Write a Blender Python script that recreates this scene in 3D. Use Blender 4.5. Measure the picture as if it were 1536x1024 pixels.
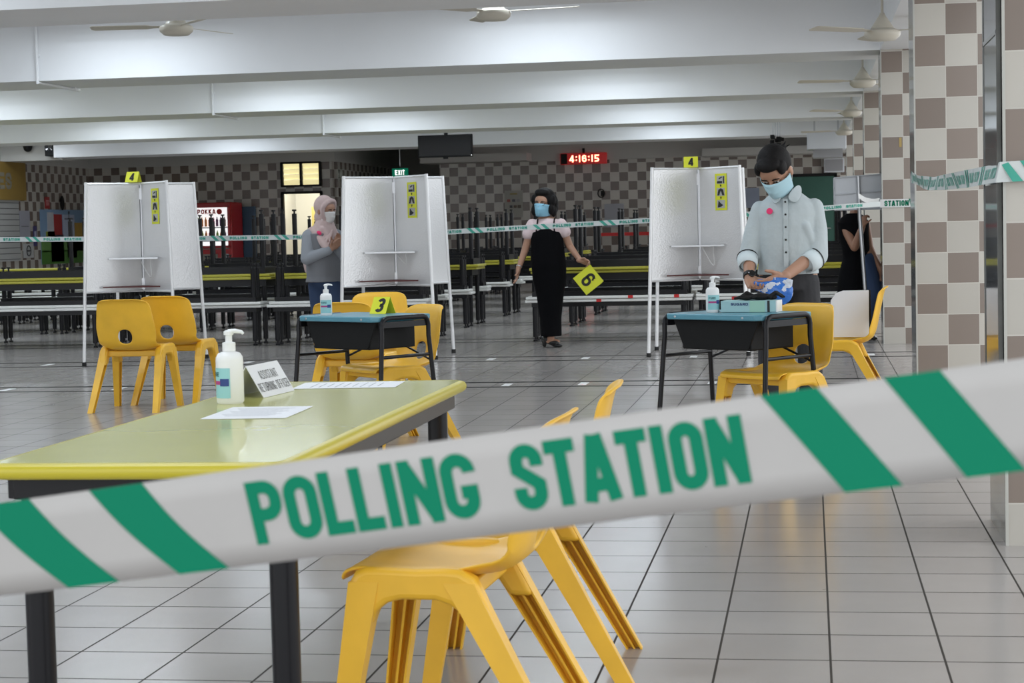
import bpy, bmesh, math, random
from mathutils import Vector, Matrix
random.seed(7)
PI = math.pi
D = bpy.data
for o in list(D.objects): D.objects.remove(o, do_unlink=True)
scn = bpy.context.scene
col = scn.collection

# ------------------------------------------------------------ camera
TH, PT, RL, EYE = .1566, .0591, .0234, 1.14
r0 = Vector((math.cos(TH), math.sin(TH), 0)); fh = Vector((-math.sin(TH), math.cos(TH), 0)); up = Vector((0, 0, 1))
fw = math.cos(PT)*fh - math.sin(PT)*up; u0 = math.sin(PT)*fh + math.cos(PT)*up
RX = math.cos(RL)*r0 - math.sin(RL)*u0; UX = math.sin(RL)*r0 + math.cos(RL)*u0
cam = D.objects.new('camera', D.cameras.new('camera')); col.objects.link(cam)
cam.matrix_world = Matrix(((RX.x, UX.x, -fw.x, 0), (RX.y, UX.y, -fw.y, 0), (RX.z, UX.z, -fw.z, EYE), (0, 0, 0, 1)))
cam.data.sensor_width = 36; cam.data.lens = 2850/1536*36; cam.data.clip_end = 300; cam.data.clip_start = .05
cam.data.dof.use_dof = True; cam.data.dof.focus_distance = 9; cam.data.dof.aperture_fstop = 14
scn.camera = cam
# ------------------------------------------------------------ daylight + exposure
w = D.worlds.new('sky'); scn.world = w; w.use_nodes = True
bg = w.node_tree.nodes['Background']; bg.inputs[0].default_value = (.93, .965, 1, 1); bg.inputs[1].default_value = 1.5
scn.view_settings.view_transform = 'Standard'; scn.view_settings.look = 'None'
scn.view_settings.gamma = 1; scn.view_settings.use_curve_mapping = False
scn.view_settings.exposure = 0.44
TUBE_W = 15

# ------------------------------------------------------------ materials
def mat(name, c, rough=.5, metal=0, spec=.5, emit=None, es=0, bump=None, noise=None, coat=0):
    m = D.materials.new(name); m.use_nodes = True; nt = m.node_tree; b = nt.nodes['Principled BSDF']
    b.inputs['Base Color'].default_value = (*c, 1); b.inputs['Roughness'].default_value = rough
    b.inputs['Metallic'].default_value = metal; b.inputs['Specular IOR Level'].default_value = spec
    if coat: b.inputs['Coat Weight'].default_value = coat; b.inputs['Coat Roughness'].default_value = .05
    if emit: b.inputs['Emission Color'].default_value = (*emit, 1); b.inputs['Emission Strength'].default_value = es
    if noise or bump:
        tc = nt.nodes.new('ShaderNodeTexCoord')
    if noise:   # (scale, amount)
        n = nt.nodes.new('ShaderNodeTexNoise'); n.inputs['Scale'].default_value = noise[0]; n.inputs['Detail'].default_value = 5
        nt.links.new(tc.outputs['Object'], n.inputs['Vector'])
        r = nt.nodes.new('ShaderNodeValToRGB'); a = noise[1]
        r.color_ramp.elements[0].position = .3; r.color_ramp.elements[1].position = .7
        r.color_ramp.elements[0].color = (*[x*(1-a) for x in c], 1); r.color_ramp.elements[1].color = (*[min(1, x*(1+a*.5)) for x in c], 1)
        nt.links.new(n.outputs['Fac'], r.inputs[0]); nt.links.new(r.outputs[0], b.inputs['Base Color'])
    if bump:    # (scale, strength, distance)
        n = nt.nodes.new('ShaderNodeTexNoise'); n.inputs['Scale'].default_value = bump[0]; n.inputs['Detail'].default_value = 3
        nt.links.new(tc.outputs['Object'], n.inputs['Vector'])
        bp = nt.nodes.new('ShaderNodeBump'); bp.inputs['Strength'].default_value = bump[1]; bp.inputs['Distance'].default_value = bump[2]
        nt.links.new(n.outputs['Fac'], bp.inputs['Height']); nt.links.new(bp.outputs[0], b.inputs['Normal'])
    return m

class NT:
    """small node-writing aid"""
    def __init__(s, m): s.t = m.node_tree; s.n = s.t.nodes; s.b = s.n['Principled BSDF']
    def v(s, x, sock):
        if hasattr(x, 'is_output') or isinstance(x, bpy.types.NodeSocket): s.t.links.new(x, sock)
        else: sock.default_value = x
    def m(s, op, a, b=0., c=0.):
        n = s.n.new('ShaderNodeMath'); n.operation = op; s.v(a, n.inputs[0]); s.v(b, n.inputs[1]); s.v(c, n.inputs[2]); return n.outputs[0]
    def mix(s, f, a, b):
        n = s.n.new('ShaderNodeMix'); n.data_type = 'RGBA'; s.v(f, n.inputs[0])
        for x, k in ((a, 6), (b, 7)): s.v(x if isinstance(x, bpy.types.NodeSocket) else (*x, 1), n.inputs[k])
        return n.outputs[2]
    def pos(s):
        g = s.n.new('ShaderNodeNewGeometry'); p = s.n.new('ShaderNodeSeparateXYZ'); s.t.links.new(g.outputs['Position'], p.inputs[0]); return p.outputs, g.outputs['Position']
    def noise(s, vec, sc, det=4):
        n = s.n.new('ShaderNodeTexNoise'); s.v(sc, n.inputs['Scale']); s.v(det, n.inputs['Detail']); s.t.links.new(vec, n.inputs['Vector']); return n.outputs['Fac']

T = .195
CREAM = (.50, .475, .425); BROWN = (.235, .19, .16)
def checker(name, ux, off, zoff=.148, ca=BROWN, cb=CREAM, rough=.22, flip=0):
    """glazed wall tiles: ux = axis index across the wall"""
    m = mat(name, ca, rough); k = NT(m); p, vec = k.pos()
    a = k.m('DIVIDE', k.m('SUBTRACT', p[ux], off), T); b = k.m('DIVIDE', k.m('SUBTRACT', p[2], zoff), T)
    s_ = k.m('ADD', k.m('FLOOR', a), k.m('ADD', k.m('FLOOR', b), float(flip)+200)); par = k.m('MODULO', s_, 2.)
    sel = k.m('GREATER_THAN', par, .5)
    base = k.mix(sel, ca, cb)
    wn = k.n.new('ShaderNodeTexWhiteNoise'); cmb = k.n.new('ShaderNodeCombineXYZ'); k.v(k.m('FLOOR', a), cmb.inputs[0]); k.v(k.m('FLOOR', b), cmb.inputs[1]); k.t.links.new(cmb.outputs[0], wn.inputs[0])
    hs = k.n.new('ShaderNodeHueSaturation'); k.v(k.m('ADD', k.m('MULTIPLY', wn.outputs[0], .14), .93), hs.inputs['Value']); k.t.links.new(base, hs.inputs['Color'])
    g = .014
    def edge(x):
        f = k.m('FRACT', x); return k.m('MAXIMUM', k.m('LESS_THAN', f, g), k.m('GREATER_THAN', f, 1-g))
    e = k.m('MAXIMUM', edge(a), edge(b))
    c = k.mix(e, hs.outputs[0], (.55, .53, .48))
    k.t.links.new(c, k.b.inputs['Base Color'])
    k.v(k.m('ADD', k.m('MULTIPLY', e, .5), rough), k.b.inputs['Roughness'])
    return m

def floor_mat():
    m = mat('floor_tiles', (.4, .4, .4), .2); k = NT(m); p, vec = k.pos()
    a = k.m('DIVIDE', k.m('ADD', p[0], .255), .2925); b = k.m('DIVIDE', k.m('SUBTRACT', p[1], 8.07), .3115)
    def edge(x, g):
        f = k.m('FRACT', x); return k.m('MAXIMUM', k.m('LESS_THAN', f, g), k.m('GREATER_THAN', f, 1-g))
    e = k.m('MAXIMUM', edge(a, .011), edge(b, .013))
    wn = k.n.new('ShaderNodeTexWhiteNoise'); cmb = k.n.new('ShaderNodeCombineXYZ'); k.v(k.m('FLOOR', a), cmb.inputs[0]); k.v(k.m('FLOOR', b), cmb.inputs[1]); k.t.links.new(cmb.outputs[0], wn.inputs[0])
    nz = k.noise(vec, 3.5, 6)
    val = k.m('ADD', k.m('ADD', k.m('MULTIPLY', wn.outputs[0], .07), .90), k.m('MULTIPLY', nz, .10))
    hs = k.n.new('ShaderNodeHueSaturation'); k.v(val, hs.inputs['Value']); hs.inputs['Color'].default_value = (.375, .35, .33, 1)
    # wide movement joints across the hall
    j = None
    for y in (13.54, 13.95, 16.2, 16.72, 18.98, 19.5, 22.3, 22.8, 25.6, 26.1):
        q = k.m('LESS_THAN', k.m('ABSOLUTE', k.m('SUBTRACT', p[1], y)), .036); j = q if j is None else k.m('MAXIMUM', j, q)
    specks = k.m('GREATER_THAN', k.noise(vec, 22., 2), .78)
    c = k.mix(e, hs.outputs[0], (.06, .055, .05)); c = k.mix(k.m('MULTIPLY', specks, .5), c, (.12, .11, .1)); c = k.mix(j, c, (.012, .012, .012))
    k.t.links.new(c, k.b.inputs['Base Color'])
    k.v(k.m('SUBTRACT', .5, k.m('MULTIPLY', k.m('MAXIMUM', e, j), .47)), k.b.inputs['Specular IOR Level'])
    k.v(k.m('ADD', k.m('MULTIPLY', k.m('MAXIMUM', e, j), .5), k.m('ADD', .17, k.m('MULTIPLY', nz, .04))), k.b.inputs['Roughness'])
    return m

M = {}
M['floor'] = floor_mat()
M['wall_back'] = checker('wall_tiles_back', 0, -7.93, .16, ca=(.15, .115, .095), cb=(.46, .43, .38))  # darker copy of the column tiles, the weaker light put into the colour
M['wall_side'] = checker('wall_tiles_side', 1, 36.0, .16, ca=(.15, .115, .095), cb=(.46, .43, .38))  # same darkened tile colours, dim light included
M['col_x'] = checker('column_tiles_front', 0, .661); M['col_y'] = checker('column_tiles_side', 1, .03, flip=1)
M['col_left'] = mat('glazed_grey_pillar_side', (.17, .175, .165), .12, noise=(7, .35)); M['trim'] = mat('pale_corner_bead', (.50, .50, .46), .35)
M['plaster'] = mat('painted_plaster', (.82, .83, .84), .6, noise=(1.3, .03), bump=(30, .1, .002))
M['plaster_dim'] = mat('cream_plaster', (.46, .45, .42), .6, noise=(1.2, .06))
M['black'] = mat('black_painted_steel', (.007, .007, .009), .32, spec=.28)
M['black_matt'] = mat('black_matt_plastic', (.010, .010, .010), .6, spec=.2)
M['foot'] = mat('black_rubber', (.008, .008, .008), .6)
M['ytop'] = mat('olive_yellow_laminate', (.49, .485, .125), .12, spec=.24, noise=(2.2, .08))
M['yedge'] = mat('yellow_moulded_edge', (.56, .48, .035), .3)
M['yedge_far'] = mat('yellow_table_edge', (.50, .46, .05), .35)
M['wtop'] = mat('white_bench_laminate', (.84, .84, .81), .35, noise=(6, .06))
M['red'] = mat('red_sticker', (.6, .02, .02), .5)
M['chair'] = mat('yellow_moulded_plastic', (.86, .49, .034), .38, noise=(5, .13), bump=(160, .12, .0006))
M['teal'] = mat('teal_desk_laminate', (.105, .30, .385), .3, noise=(9, .08))
M['alu'] = mat('aluminium_frame', (.90, .90, .90), .35, metal=.3)
M['white'] = mat('white_plastic', (.82, .83, .82), .32)
M['paper'] = mat('white_paper', (.78, .79, .82), .55)
M['ink'] = mat('black_ink', (.015, .015, .015), .6)
M['signy'] = mat('yellow_sign_card', (.72, .74, .03), .5)
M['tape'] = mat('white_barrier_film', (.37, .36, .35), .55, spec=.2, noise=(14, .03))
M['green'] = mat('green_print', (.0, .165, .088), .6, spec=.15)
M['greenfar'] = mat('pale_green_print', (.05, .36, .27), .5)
M['red_metal'] = mat('red_machine_steel', (.42, .012, .015), .3)
M['fan'] = mat('cream_fan_enamel', (.62, .58, .49), .35)
M['skin'] = mat('skin', (.42, .23, .15), .5); M['skin2'] = mat('tanned_skin', (.33, .17, .105), .5)
M['hair'] = mat('black_hair', (.008, .007, .007), .6, spec=.18, bump=(120, .6, .004))
M['mask_blue'] = mat('blue_surgical_mask', (.28, .58, .75), .7); M['mask_pale'] = mat('pale_blue_surgical_mask', (.45, .68, .76), .7); M['mask_white'] = mat('white_mask', (.8, .78, .76), .7)
M['shirt'] = mat('pale_blue_shirt_cloth', (.50, .56, .575), .85, bump=(11, .6, .02))
M['cuffs'] = mat('pale_cuff_cloth', (.66, .74, .76), .8)
M['trousers'] = mat('charcoal_trouser_cloth', (.03, .03, .033), .85, bump=(10, .4, .02))
M['dress'] = mat('black_dress_cloth', (.004, .004, .005), .9, spec=.1)
M['pink'] = mat('pale_pink_cloth', (.75, .60, .60), .8)
M['hijab'] = mat('dusty_pink_scarf_cloth', (.60, .46, .44), .85, bump=(14, .5, .02))
M['greytop'] = mat('grey_jersey', (.19, .195, .21), .85, bump=(14, .4, .015)); M['greysleeve'] = mat('light_grey_jersey', (.30, .32, .35), .85, bump=(14, .4, .015))
M['jeans'] = mat('blue_denim', (.03, .055, .12), .85)
M['shoe'] = mat('black_leather', (.01, .01, .01), .3); M['shoe_brown'] = mat('brown_leather', (.12, .05, .035), .5)
M['glass'] = mat('dark_glass', (.02, .022, .025), .06, spec=.8)
M['screen'] = mat('black_screen', (.004, .004, .005), .15)
M['steel'] = mat('brushed_steel', (.55, .56, .58), .3, metal=.9)
M['blueplastic'] = mat('blue_plastic_film', (.03, .20, .62), .25, bump=(30, .8, .01), coat=.6)
M['led'] = mat('red_led_digits', (1, .3, .2), .5, emit=(1, .12, .07), es=9)
M['ledback'] = mat('dark_red_led_panel', (.05, .003, .003), .3, emit=(.5, .01, .01), es=.25)
M['litwin'] = mat('lit_louvre_glass', (.8, .75, .45), .4, emit=(1, .88, .45), es=.55)
M['yroom'] = mat('yellow_painted_room', (.72, .62, .24), .6)
M['tube'] = mat('fluorescent_tube', (1, 1, 1), .4, emit=(.9, .95, 1), es=3)
M['vend_lit'] = mat('lit_vending_panel', (.9, .9, .9), .4, emit=(1, 1, 1), es=.6)
M['exit'] = mat('green_exit_face', (.0, .16, .09), .5, emit=(0, .3, .16), es=.25)
M['whitelit'] = mat('lit_white_letters', (.9, .9, .9), .5, emit=(1, 1, 1), es=.8)
M['gdoor'] = mat('dark_green_door_paint', (.02, .085, .06), .5)
M['greyboard'] = mat('pale_grey_board', (.60, .62, .65), .45)
def simple(n, c, r=.5):
    if n not in M: M[n] = mat(n, c, r)
    return M[n]

def booth_mat():
    m = mat('textured_silver_sheet', (.76, .76, .76), .33, metal=.55); k = NT(m); tc = k.n.new('ShaderNodeTexCoord')
    v = k.n.new('ShaderNodeTexVoronoi'); v.inputs['Scale'].default_value = 70; k.t.links.new(tc.outputs['Object'], v.inputs['Vector'])
    b = k.n.new('ShaderNodeBump'); b.inputs['Strength'].default_value = .26; b.inputs['Distance'].default_value = .004
    k.t.links.new(v.outputs['Distance'], b.inputs['Height']); k.t.links.new(b.outputs[0], k.b.inputs['Normal'])
    return m
M['silver'] = booth_mat()
def shutter_mat():
    m = mat('roller_shutter_slats', (.33, .33, .32), .5); k = NT(m); p, vec = k.pos()
    f = k.m('FRACT', k.m('DIVIDE', p[2], .11)); e = k.m('LESS_THAN', f, .14)
    k.t.links.new(k.mix(e, (.36, .36, .345), (.08, .08, .08)), k.b.inputs['Base Color']); return m
M['shutter'] = shutter_mat()

# ------------------------------------------------------------ mesh aids
def basis(ax):
    ax = Vector(ax).normalized(); h = Vector((0, 0, 1)) if abs(ax.z) < .9 else Vector((1, 0, 0))
    x = h.cross(ax).normalized(); return x, ax.cross(x), ax
class MB:
    def __init__(s): s.v = []; s.f = []
    def add(s, vs, fs):
        n = len(s.v); s.v += [tuple(v) for v in vs]; s.f += [tuple(i+n for i in f) for f in fs]; return s
    def box(s, c, d, rz=0, mt=None):
        hx, hy, hz = d[0]/2, d[1]/2, d[2]/2; cs, sn = math.cos(rz), math.sin(rz); vs = []
        for x, y, z in ((-1,-1,-1),(1,-1,-1),(1,1,-1),(-1,1,-1),(-1,-1,1),(1,-1,1),(1,1,1),(-1,1,1)):
            a, b = x*hx, y*hy; v = Vector((a*cs-b*sn, a*sn+b*cs, z*hz)) if mt is None else mt @ Vector((a, b, z*hz)); vs.append(v+Vector(c))
        return s.add(vs, [(0,3,2,1),(4,5,6,7),(0,1,5,4),(1,2,6,5),(2,3,7,6),(3,0,4,7)])
    def span(s, a, b):   # box from corner a to corner b
        return s.box([(p+q)/2 for p, q in zip(a, b)], [abs(q-p) for p, q in zip(a, b)])
    def rings(s, R, cap=True, closed=False):
        n = len(R[0]); vs = [p for r in R for p in r]; fs = []
        m = len(R)
        for i in range(m if closed else m-1):
            for j in range(n):
                fs.append((i*n+j, i*n+(j+1) % n, ((i+1) % m)*n+(j+1) % n, ((i+1) % m)*n+j))
        if cap and not closed: fs += [tuple(reversed(range(n))), tuple((m-1)*n+j for j in range(n))]
        return s.add(vs, fs)
    def tube(s, pts, r, n=10, closed=False, cap=True):
        pts = [Vector(p) for p in pts]; R = []; m = len(pts)
        rr = r if isinstance(r, (list, tuple)) else [r]*m
        x = None
        for i, p in enumerate(pts):
            if closed: t = pts[(i+1) % m]-pts[i-1]
            else: t = pts[min(i+1, m-1)]-pts[max(i-1, 0)]
            t.normalize()
            if x is None: x, y, _ = basis(t)
            else: x = (x-t*x.dot(t)).normalized(); y = t.cross(x)
            R.append([p+(x*math.cos(2*PI*j/n)+y*math.sin(2*PI*j/n))*rr[i] for j in range(n)])
        return s.rings(R, cap, closed)
    def lathe(s, c, prof, n=24, ax=(0, 0, 1), cap=True):
        x, y, a = basis(ax); c = Vector(c)
        return s.rings([[c+a*z+(x*math.cos(2*PI*j/n)+y*math.sin(2*PI*j/n))*max(r, .0001) for j in range(n)] for r, z in prof], cap)
    def ell(s, c, r, n=16, m=10, mt=None):
        c = Vector(c); R = []
        for i in range(m+1):
            t = -PI/2+PI*i/m; q = max(math.cos(t), .001); R.append([(mt @ Vector((q*math.cos(2*PI*j/n)*r[0], q*math.sin(2*PI*j/n)*r[1], math.sin(t)*r[2])) if mt else Vector((q*math.cos(2*PI*j/n)*r[0], q*math.sin(2*PI*j/n)*r[1], math.sin(t)*r[2])))+c for j in range(n)])
        return s.rings(R)
    def caps(s, p, q, a, b, n=14):   # tapered capsule
        p, q = Vector(p), Vector(q); L = (q-p).length; x, y, ax = basis(q-p); R = []
        for i in range(5):
            t = PI/2*(1-i/4); R.append((p-ax*a*math.sin(t), a*math.cos(t)))
        for i in range(5):
            t = PI/2*i/4; R.append((q+ax*b*math.sin(t), b*math.cos(t)))
        return s.rings([[c+(x*math.cos(2*PI*j/n)+y*math.sin(2*PI*j/n))*max(r, .0004) for j in range(n)] for c, r in R])
    def loft(s, secs, n=22):   # elliptical sections (cx,cy,cz,rx,ry)
        return s.rings([[Vector((cx+rx*math.cos(2*PI*j/n), cy+ry*math.sin(2*PI*j/n), cz)) for j in range(n)] for cx, cy, cz, rx, ry in secs])
    def prism(s, poly, mt, h):   # polygon in local xy of mt, thickness h along local z
        vs = [mt @ Vector((x, y, -h/2)) for x, y in poly]+[mt @ Vector((x, y, h/2)) for x, y in poly]; n = len(poly)
        return s.add(vs, [tuple(reversed(range(n))), tuple(range(n, 2*n))]+[(i, (i+1) % n, n+(i+1) % n, n+i) for i in range(n)])
    def build(s, name, m, parent=None, smooth=False, bevel=0, seg=2):
        me = D.meshes.new(name); me.from_pydata(s.v, [], s.f); me.validate(); me.materials.append(m)
        o = D.objects.new(name, me); col.objects.link(o)
        bm = bmesh.new(); bm.from_mesh(me); bmesh.ops.recalc_face_normals(bm, faces=bm.faces[:]); bm.to_mesh(me); bm.free()
        if bevel:
            b = o.modifiers.new('bevel', 'BEVEL'); b.width = bevel; b.segments = seg; b.limit_method = 'ANGLE'; b.angle_limit = .7
        if smooth or bevel:
            me.polygons.foreach_set('use_smooth', [True]*len(me.polygons))
            try: me.set_sharp_from_angle(angle=.75)
            except Exception: pass
        if parent: o.parent = parent
        return o
def fuse(name, mb, m, parent, voxel=.006, it=4, fac=.5):
    """melt overlapping volumes into one continuous surface"""
    me = D.meshes.new(name); me.from_pydata(mb.v, [], mb.f)
    bm = bmesh.new(); bm.from_mesh(me); bmesh.ops.recalc_face_normals(bm, faces=bm.faces[:]); bm.to_mesh(me); bm.free()
    t = D.objects.new('temporary', me); col.objects.link(t)
    r = t.modifiers.new('r', 'REMESH'); r.mode = 'VOXEL'; r.voxel_size = voxel; r.use_smooth_shade = True
    q = t.modifiers.new('s', 'SMOOTH'); q.factor = fac; q.iterations = it
    dg = bpy.context.evaluated_depsgraph_get(); dg.update()
    nm = D.meshes.new_from_object(t.evaluated_get(dg)); nm.name = name
    D.objects.remove(t, do_unlink=True)
    nm.materials.clear(); nm.materials.append(m); nm.polygons.foreach_set('use_smooth', [True]*len(nm.polygons))
    o = D.objects.new(name, nm); col.objects.link(o)
    if parent: o.parent = parent
    return o
def tag(o, label=None, cat=None, group=None, kind=None):
    if label: o['label'] = label
    if cat: o['category'] = cat
    if group: o['group'] = group
    if kind: o['kind'] = kind
    return o
def thing(name, label, cat, loc=(0, 0, 0), rz=0, group=None):
    o = D.objects.new(name, None); col.objects.link(o); o.empty_display_size = .1
    o.location = loc; o.rotation_euler = (0, 0, rz); return tag(o, label, cat, group)
def struct(name, mb, m, **k): return tag(mb.build(name, m, **k), kind='structure')
def kids(o): return [c for c in D.objects if c.parent == o]
def copy_tree(o, parent=None):
    c = o.copy(); col.objects.link(c); c.parent = parent
    for ch in o_children[o.name]: copy_tree(ch, c)
    return c
o_children = {}
def index_tree(o):
    o_children[o.name] = kids(o)
    for c in o_children[o.name]: index_tree(c)
def dup(o, loc, rz, label, group=None):
    if o.name not in o_children: index_tree(o)
    for_c = copy_tree(o); for_c.location = loc; for_c.rotation_euler = (o.rotation_euler.x, o.rotation_euler.y, rz)
    for_c['label'] = label
    if group: for_c['group'] = group
    return for_c
def P(origin, xa, ya):   # frame: local x, local y, z = x cross y
    x = Vector(xa).normalized(); y = Vector(ya).normalized(); z = x.cross(y); o = Vector(origin)
    return Matrix(((x.x, y.x, z.x, o.x), (x.y, y.y, z.y, o.y), (x.z, y.z, z.z, o.z), (0, 0, 0, 1)))

# stroke lettering: each glyph a list of polylines in a 0..1 box (x scaled by its width)
def arc(cx, cy, rx, ry, a0, a1, n=8): return [(cx+rx*math.cos(math.radians(a0+(a1-a0)*i/n)), cy+ry*math.sin(math.radians(a0+(a1-a0)*i/n))) for i in range(n+1)]
def glyph(ch, w, h, t):
    """strokes of character ch in a w x h box, line thickness t; returns (points, closed)"""
    l, r, b, u = t/2, w-t/2, t/2, h-t/2; q = min((r-l)/2, h*.22); m = h/2
    rr = [(r, b+q), (r, u-q)]+arc(r-q, u-q, q, q, 0, 90, 5)[1:]+arc(l+q, u-q, q, q, 90, 180, 5)+arc(l+q, b+q, q, q, 180, 270, 5)+arc(r-q, b+q, q, q, 270, 360, 5)[:-1]
    if ch in 'O0': return [(rr, True)]
    if ch == 'P': return [([(l, 0), (l, h)], False), ([(l, u), (r-q, u)]+arc(r-q, u-q, q, q, 90, 0, 5)+[(r, m-t*.2+q)]+arc(r-q, m-t*.2+q, q, q, 0, -90, 5)+[(l, m-t*.2)], False)]
    if ch == 'R': return [([(l, 0), (l, h)], False), ([(l, u), (r-q, u)]+arc(r-q, u-q, q, q, 90, 0, 5)+arc(r-q, m+q, q, q, 0, -90, 5)+[(l, m)], False), ([(w*.5, m), (r, 0)], False)]
    if ch == 'L': return [([(l, h), (l, 0)], False), ([(0, b), (w, b)], False)]
    if ch in 'I1': return [([(w/2, 0), (w/2, h)], False)]
    if ch == 'N': return [([(l, 0), (l, h)], False), ([(r, 0), (r, h)], False), ([(l, u+t*.2), (r, b-t*.2)], False)]
    if ch == 'G': return [([(r, u-q-h*.02)]+arc(r-q, u-q, q, q, 8, 90, 5)+arc(l+q, u-q, q, q, 90, 180, 5)+arc(l+q, b+q, q, q, 180, 270, 5)+arc(r-q, b+q, q, q, 270, 360, 5)+[(r, m-h*.03)], False), ([(w*.52, m-h*.10), (w, m-h*.10)], False)]
    if ch == 'S': return [([(r, u-q-h*.09)]+arc(r-q, u-q, q, q, 0, 90, 5)+arc(l+q, u-q, q, q, 90, 180, 5)+[(l, m+h*.12), (r, m-h*.12)]+arc(r-q, b+q, q, q, 0, -90, 5)+arc(l+q, b+q, q, q, -90, -180, 5)+[(l, b+q+h*.09)], False)]
    if ch == 'T': return [([(w/2, 0), (w/2, h)], False), ([(0, u), (w, u)], False)]
    if ch == 'A': return [([(l*.9, 0), (w*.5-t*.12, h)], False), ([(w*.5+t*.12, h), (w-l*.9, 0)], False), ([(w*.26, h*.25), (w*.74, h*.25)], False)]
    if ch == 'E': return [([(l, 0), (l, h)], False), ([(0, u), (w, u)], False), ([(0, m), (w*.85, m)], False), ([(0, b), (w, b)], False)]
    if ch == 'F': return [([(l, 0), (l, h)], False), ([(0, u), (w, u)], False), ([(0, m), (w*.85, m)], False)]
    if ch == 'X': return [([(l, 0), (r, h)], False), ([(l, h), (r, 0)], False)]
    if ch == 'K': return [([(l, 0), (l, h)], False), ([(l, m*.9), (r, h)], False), ([(w*.35, m*1.1), (r, 0)], False)]
    if ch == 'U': return [([(l, h)]+[(l, b+q)]+arc(l+q, b+q, q, q, 180, 270, 5)+arc(r-q, b+q, q, q, 270, 360, 5)+[(r, h)], False)]
    if ch == 'D': return [([(l, b), (l, u), (r-q, u)]+arc(r-q, u-q, q, q, 90, 0, 5)+arc(r-q, b+q, q, q, 0, -90, 5), True)]
    if ch == 'C': return [([(r, u-q-h*.08)]+arc(r-q, u-q, q, q, 0, 90, 5)+arc(l+q, u-q, q, q, 90, 180, 5)+arc(l+q, b+q, q, q, 180, 270, 5)+arc(r-q, b+q, q, q, 270, 360, 5)+[(r, b+q+h*.08)], False)]
    if ch == '4': return [([(w*.72, 0), (w*.72, h)], False), ([(w*.68, u), (t*.4, h*.3)], False), ([(0, h*.27), (w, h*.27)], False)]
    if ch == '3': return [([(l, u-q*.7)]+arc(l+q, u-q, q, q, 150, 90, 4)+arc(r-q, u-q, q, q, 90, 0, 4)+arc(r-q, m+q, q, q, 0, -90, 4)+[(w*.4, m)], False), ([(w*.4, m), (r-q, m)]+arc(r-q, m-q, q, q, 90, 0, 4)+arc(r-q, b+q, q, q, 0, -90, 4)+arc(l+q, b+q, q, q, -90, -160, 4), False)]
    if ch == '6': return [([(r, u-q*.6)]+arc(r-q, u-q, q, q, 20, 90, 4)+arc(l+q, u-q, q, q, 90, 180, 4)+arc(l+q, b+q, q, q, 180, 270, 5)+arc(r-q, b+q, q, q, 270, 360, 5)+arc(r-q, m+t*.3-q, q, q, 0, 90, 5)+[(l, m+t*.3)], False)]
    if ch == '5': return [([(w, u), (l, u), (l, m), (r-q, m)]+arc(r-q, m-q, q, q, 90, 0, 4)+arc(r-q, b+q, q, q, 0, -90, 4)+[(0, b)], False)]
    if ch == ':': return [([(w/2, h*.2), (w/2, h*.2+t)], False), ([(w/2, h*.65), (w/2, h*.65+t)], False)]
    return []
def ribbon2d(pts, t, closed):
    V = [Vector((x, y)) for x, y in pts]
    W = [V[0]]
    for p in V[1:]:
        if (p-W[-1]).length > 1e-6: W.append(p)
    if closed and (W[0]-W[-1]).length < 1e-6: W.pop()
    n = len(W); L = []; R = []
    for i, p in enumerate(W):
        a = W[i-1] if (i or closed) else None; b = W[(i+1) % n] if (i < n-1 or closed) else None
        d1 = (p-a).normalized() if a is not None else None; d2 = (b-p).normalized() if b is not None else None
        if d1 is None: d1 = d2
        if d2 is None: d2 = d1
        nrm = Vector((-(d1+d2).y, (d1+d2).x))
        if nrm.length < 1e-6: nrm = Vector((-d1.y, d1.x))
        nrm.normalize(); k = max(.45, nrm.dot(Vector((-d1.y, d1.x)))); nrm *= t/2/k
        L.append(p+nrm); R.append(p-nrm)
    m = n if closed else n-1
    return [(L[i], L[(i+1) % n], R[(i+1) % n], R[i]) for i in range(m)]
WID = {'I': .45, '1': .4, ' ': .55, 'L': .82, 'N': 1.08, ':': .35, 'T': .92, 'A': 1.05}
def lettering(mb, text, width, h, t, fn, gap=.16):
    """text filling width x h; fn(x, y) -> 3D point"""
    tot = sum(WID.get(c, 1) for c in text)+gap*(len(text)-1); u = width/tot; x = 0
    for c in text:
        w = WID.get(c, 1)*u
        for pts, cl in glyph(c, w, h, min(t, w)*(.82 if c == 'A' else 1)):
            for q in ribbon2d(pts, t, cl):
                n = len(mb.v)
                mb.v += [tuple(fn(x+p.x, p.y)) for p in q]; mb.f.append((n, n+1, n+2, n+3))
        x += w+gap*u
    return mb

# ============================================================ SETTING
f = MB(); f.add([(-26, -6, 0), (9, -6, 0), (9, 50, 0), (-26, 50, 0), (-26, -6, -.2), (9, -6, -.2), (9, 50, -.2), (-26, 50, -.2)], [(0,1,2,3), (7,6,5,4), (0,4,5,1), (1,5,6,2), (2,6,7,3), (3,7,4,0)])
struct('floor', f, M['floor'])
ZB = 2.70
BY = [1.18+5.56*k for k in range(7)]       # front faces of the cross beams
struct('ceiling', MB().span((-26, 1.2, 3.72), (1.26, 47, 3.9)), M['plaster'])
for y in BY:
    struct('ceiling_beam', MB().span((-26 if y < 34 else -14.2, y, ZB), (.66, y+1.02, 3.72)), M['plaster'])
struct('edge_beam', MB().span((.66, 1.18, ZB), (1.25, 41, 3.72)), M['plaster'])
for k, y in enumerate([1.18]+BY[1:]):
    c = MB().span((.661, y, 0), (1.246, y+.6, ZB)); o = struct('column', c, M['col_x'])
    o.data.materials.append(M['col_y']); o.data.materials.append(M['col_left'])
    for p in o.data.polygons:
        if p.normal.x > .5: p.material_index = 1
        if p.normal.x < -.5: p.material_index = 2
    tag(MB().box((.663, y+.002, ZB/2), (.010, .010, ZB)).build('corner_trim', M['trim'], o), kind='structure')
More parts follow.
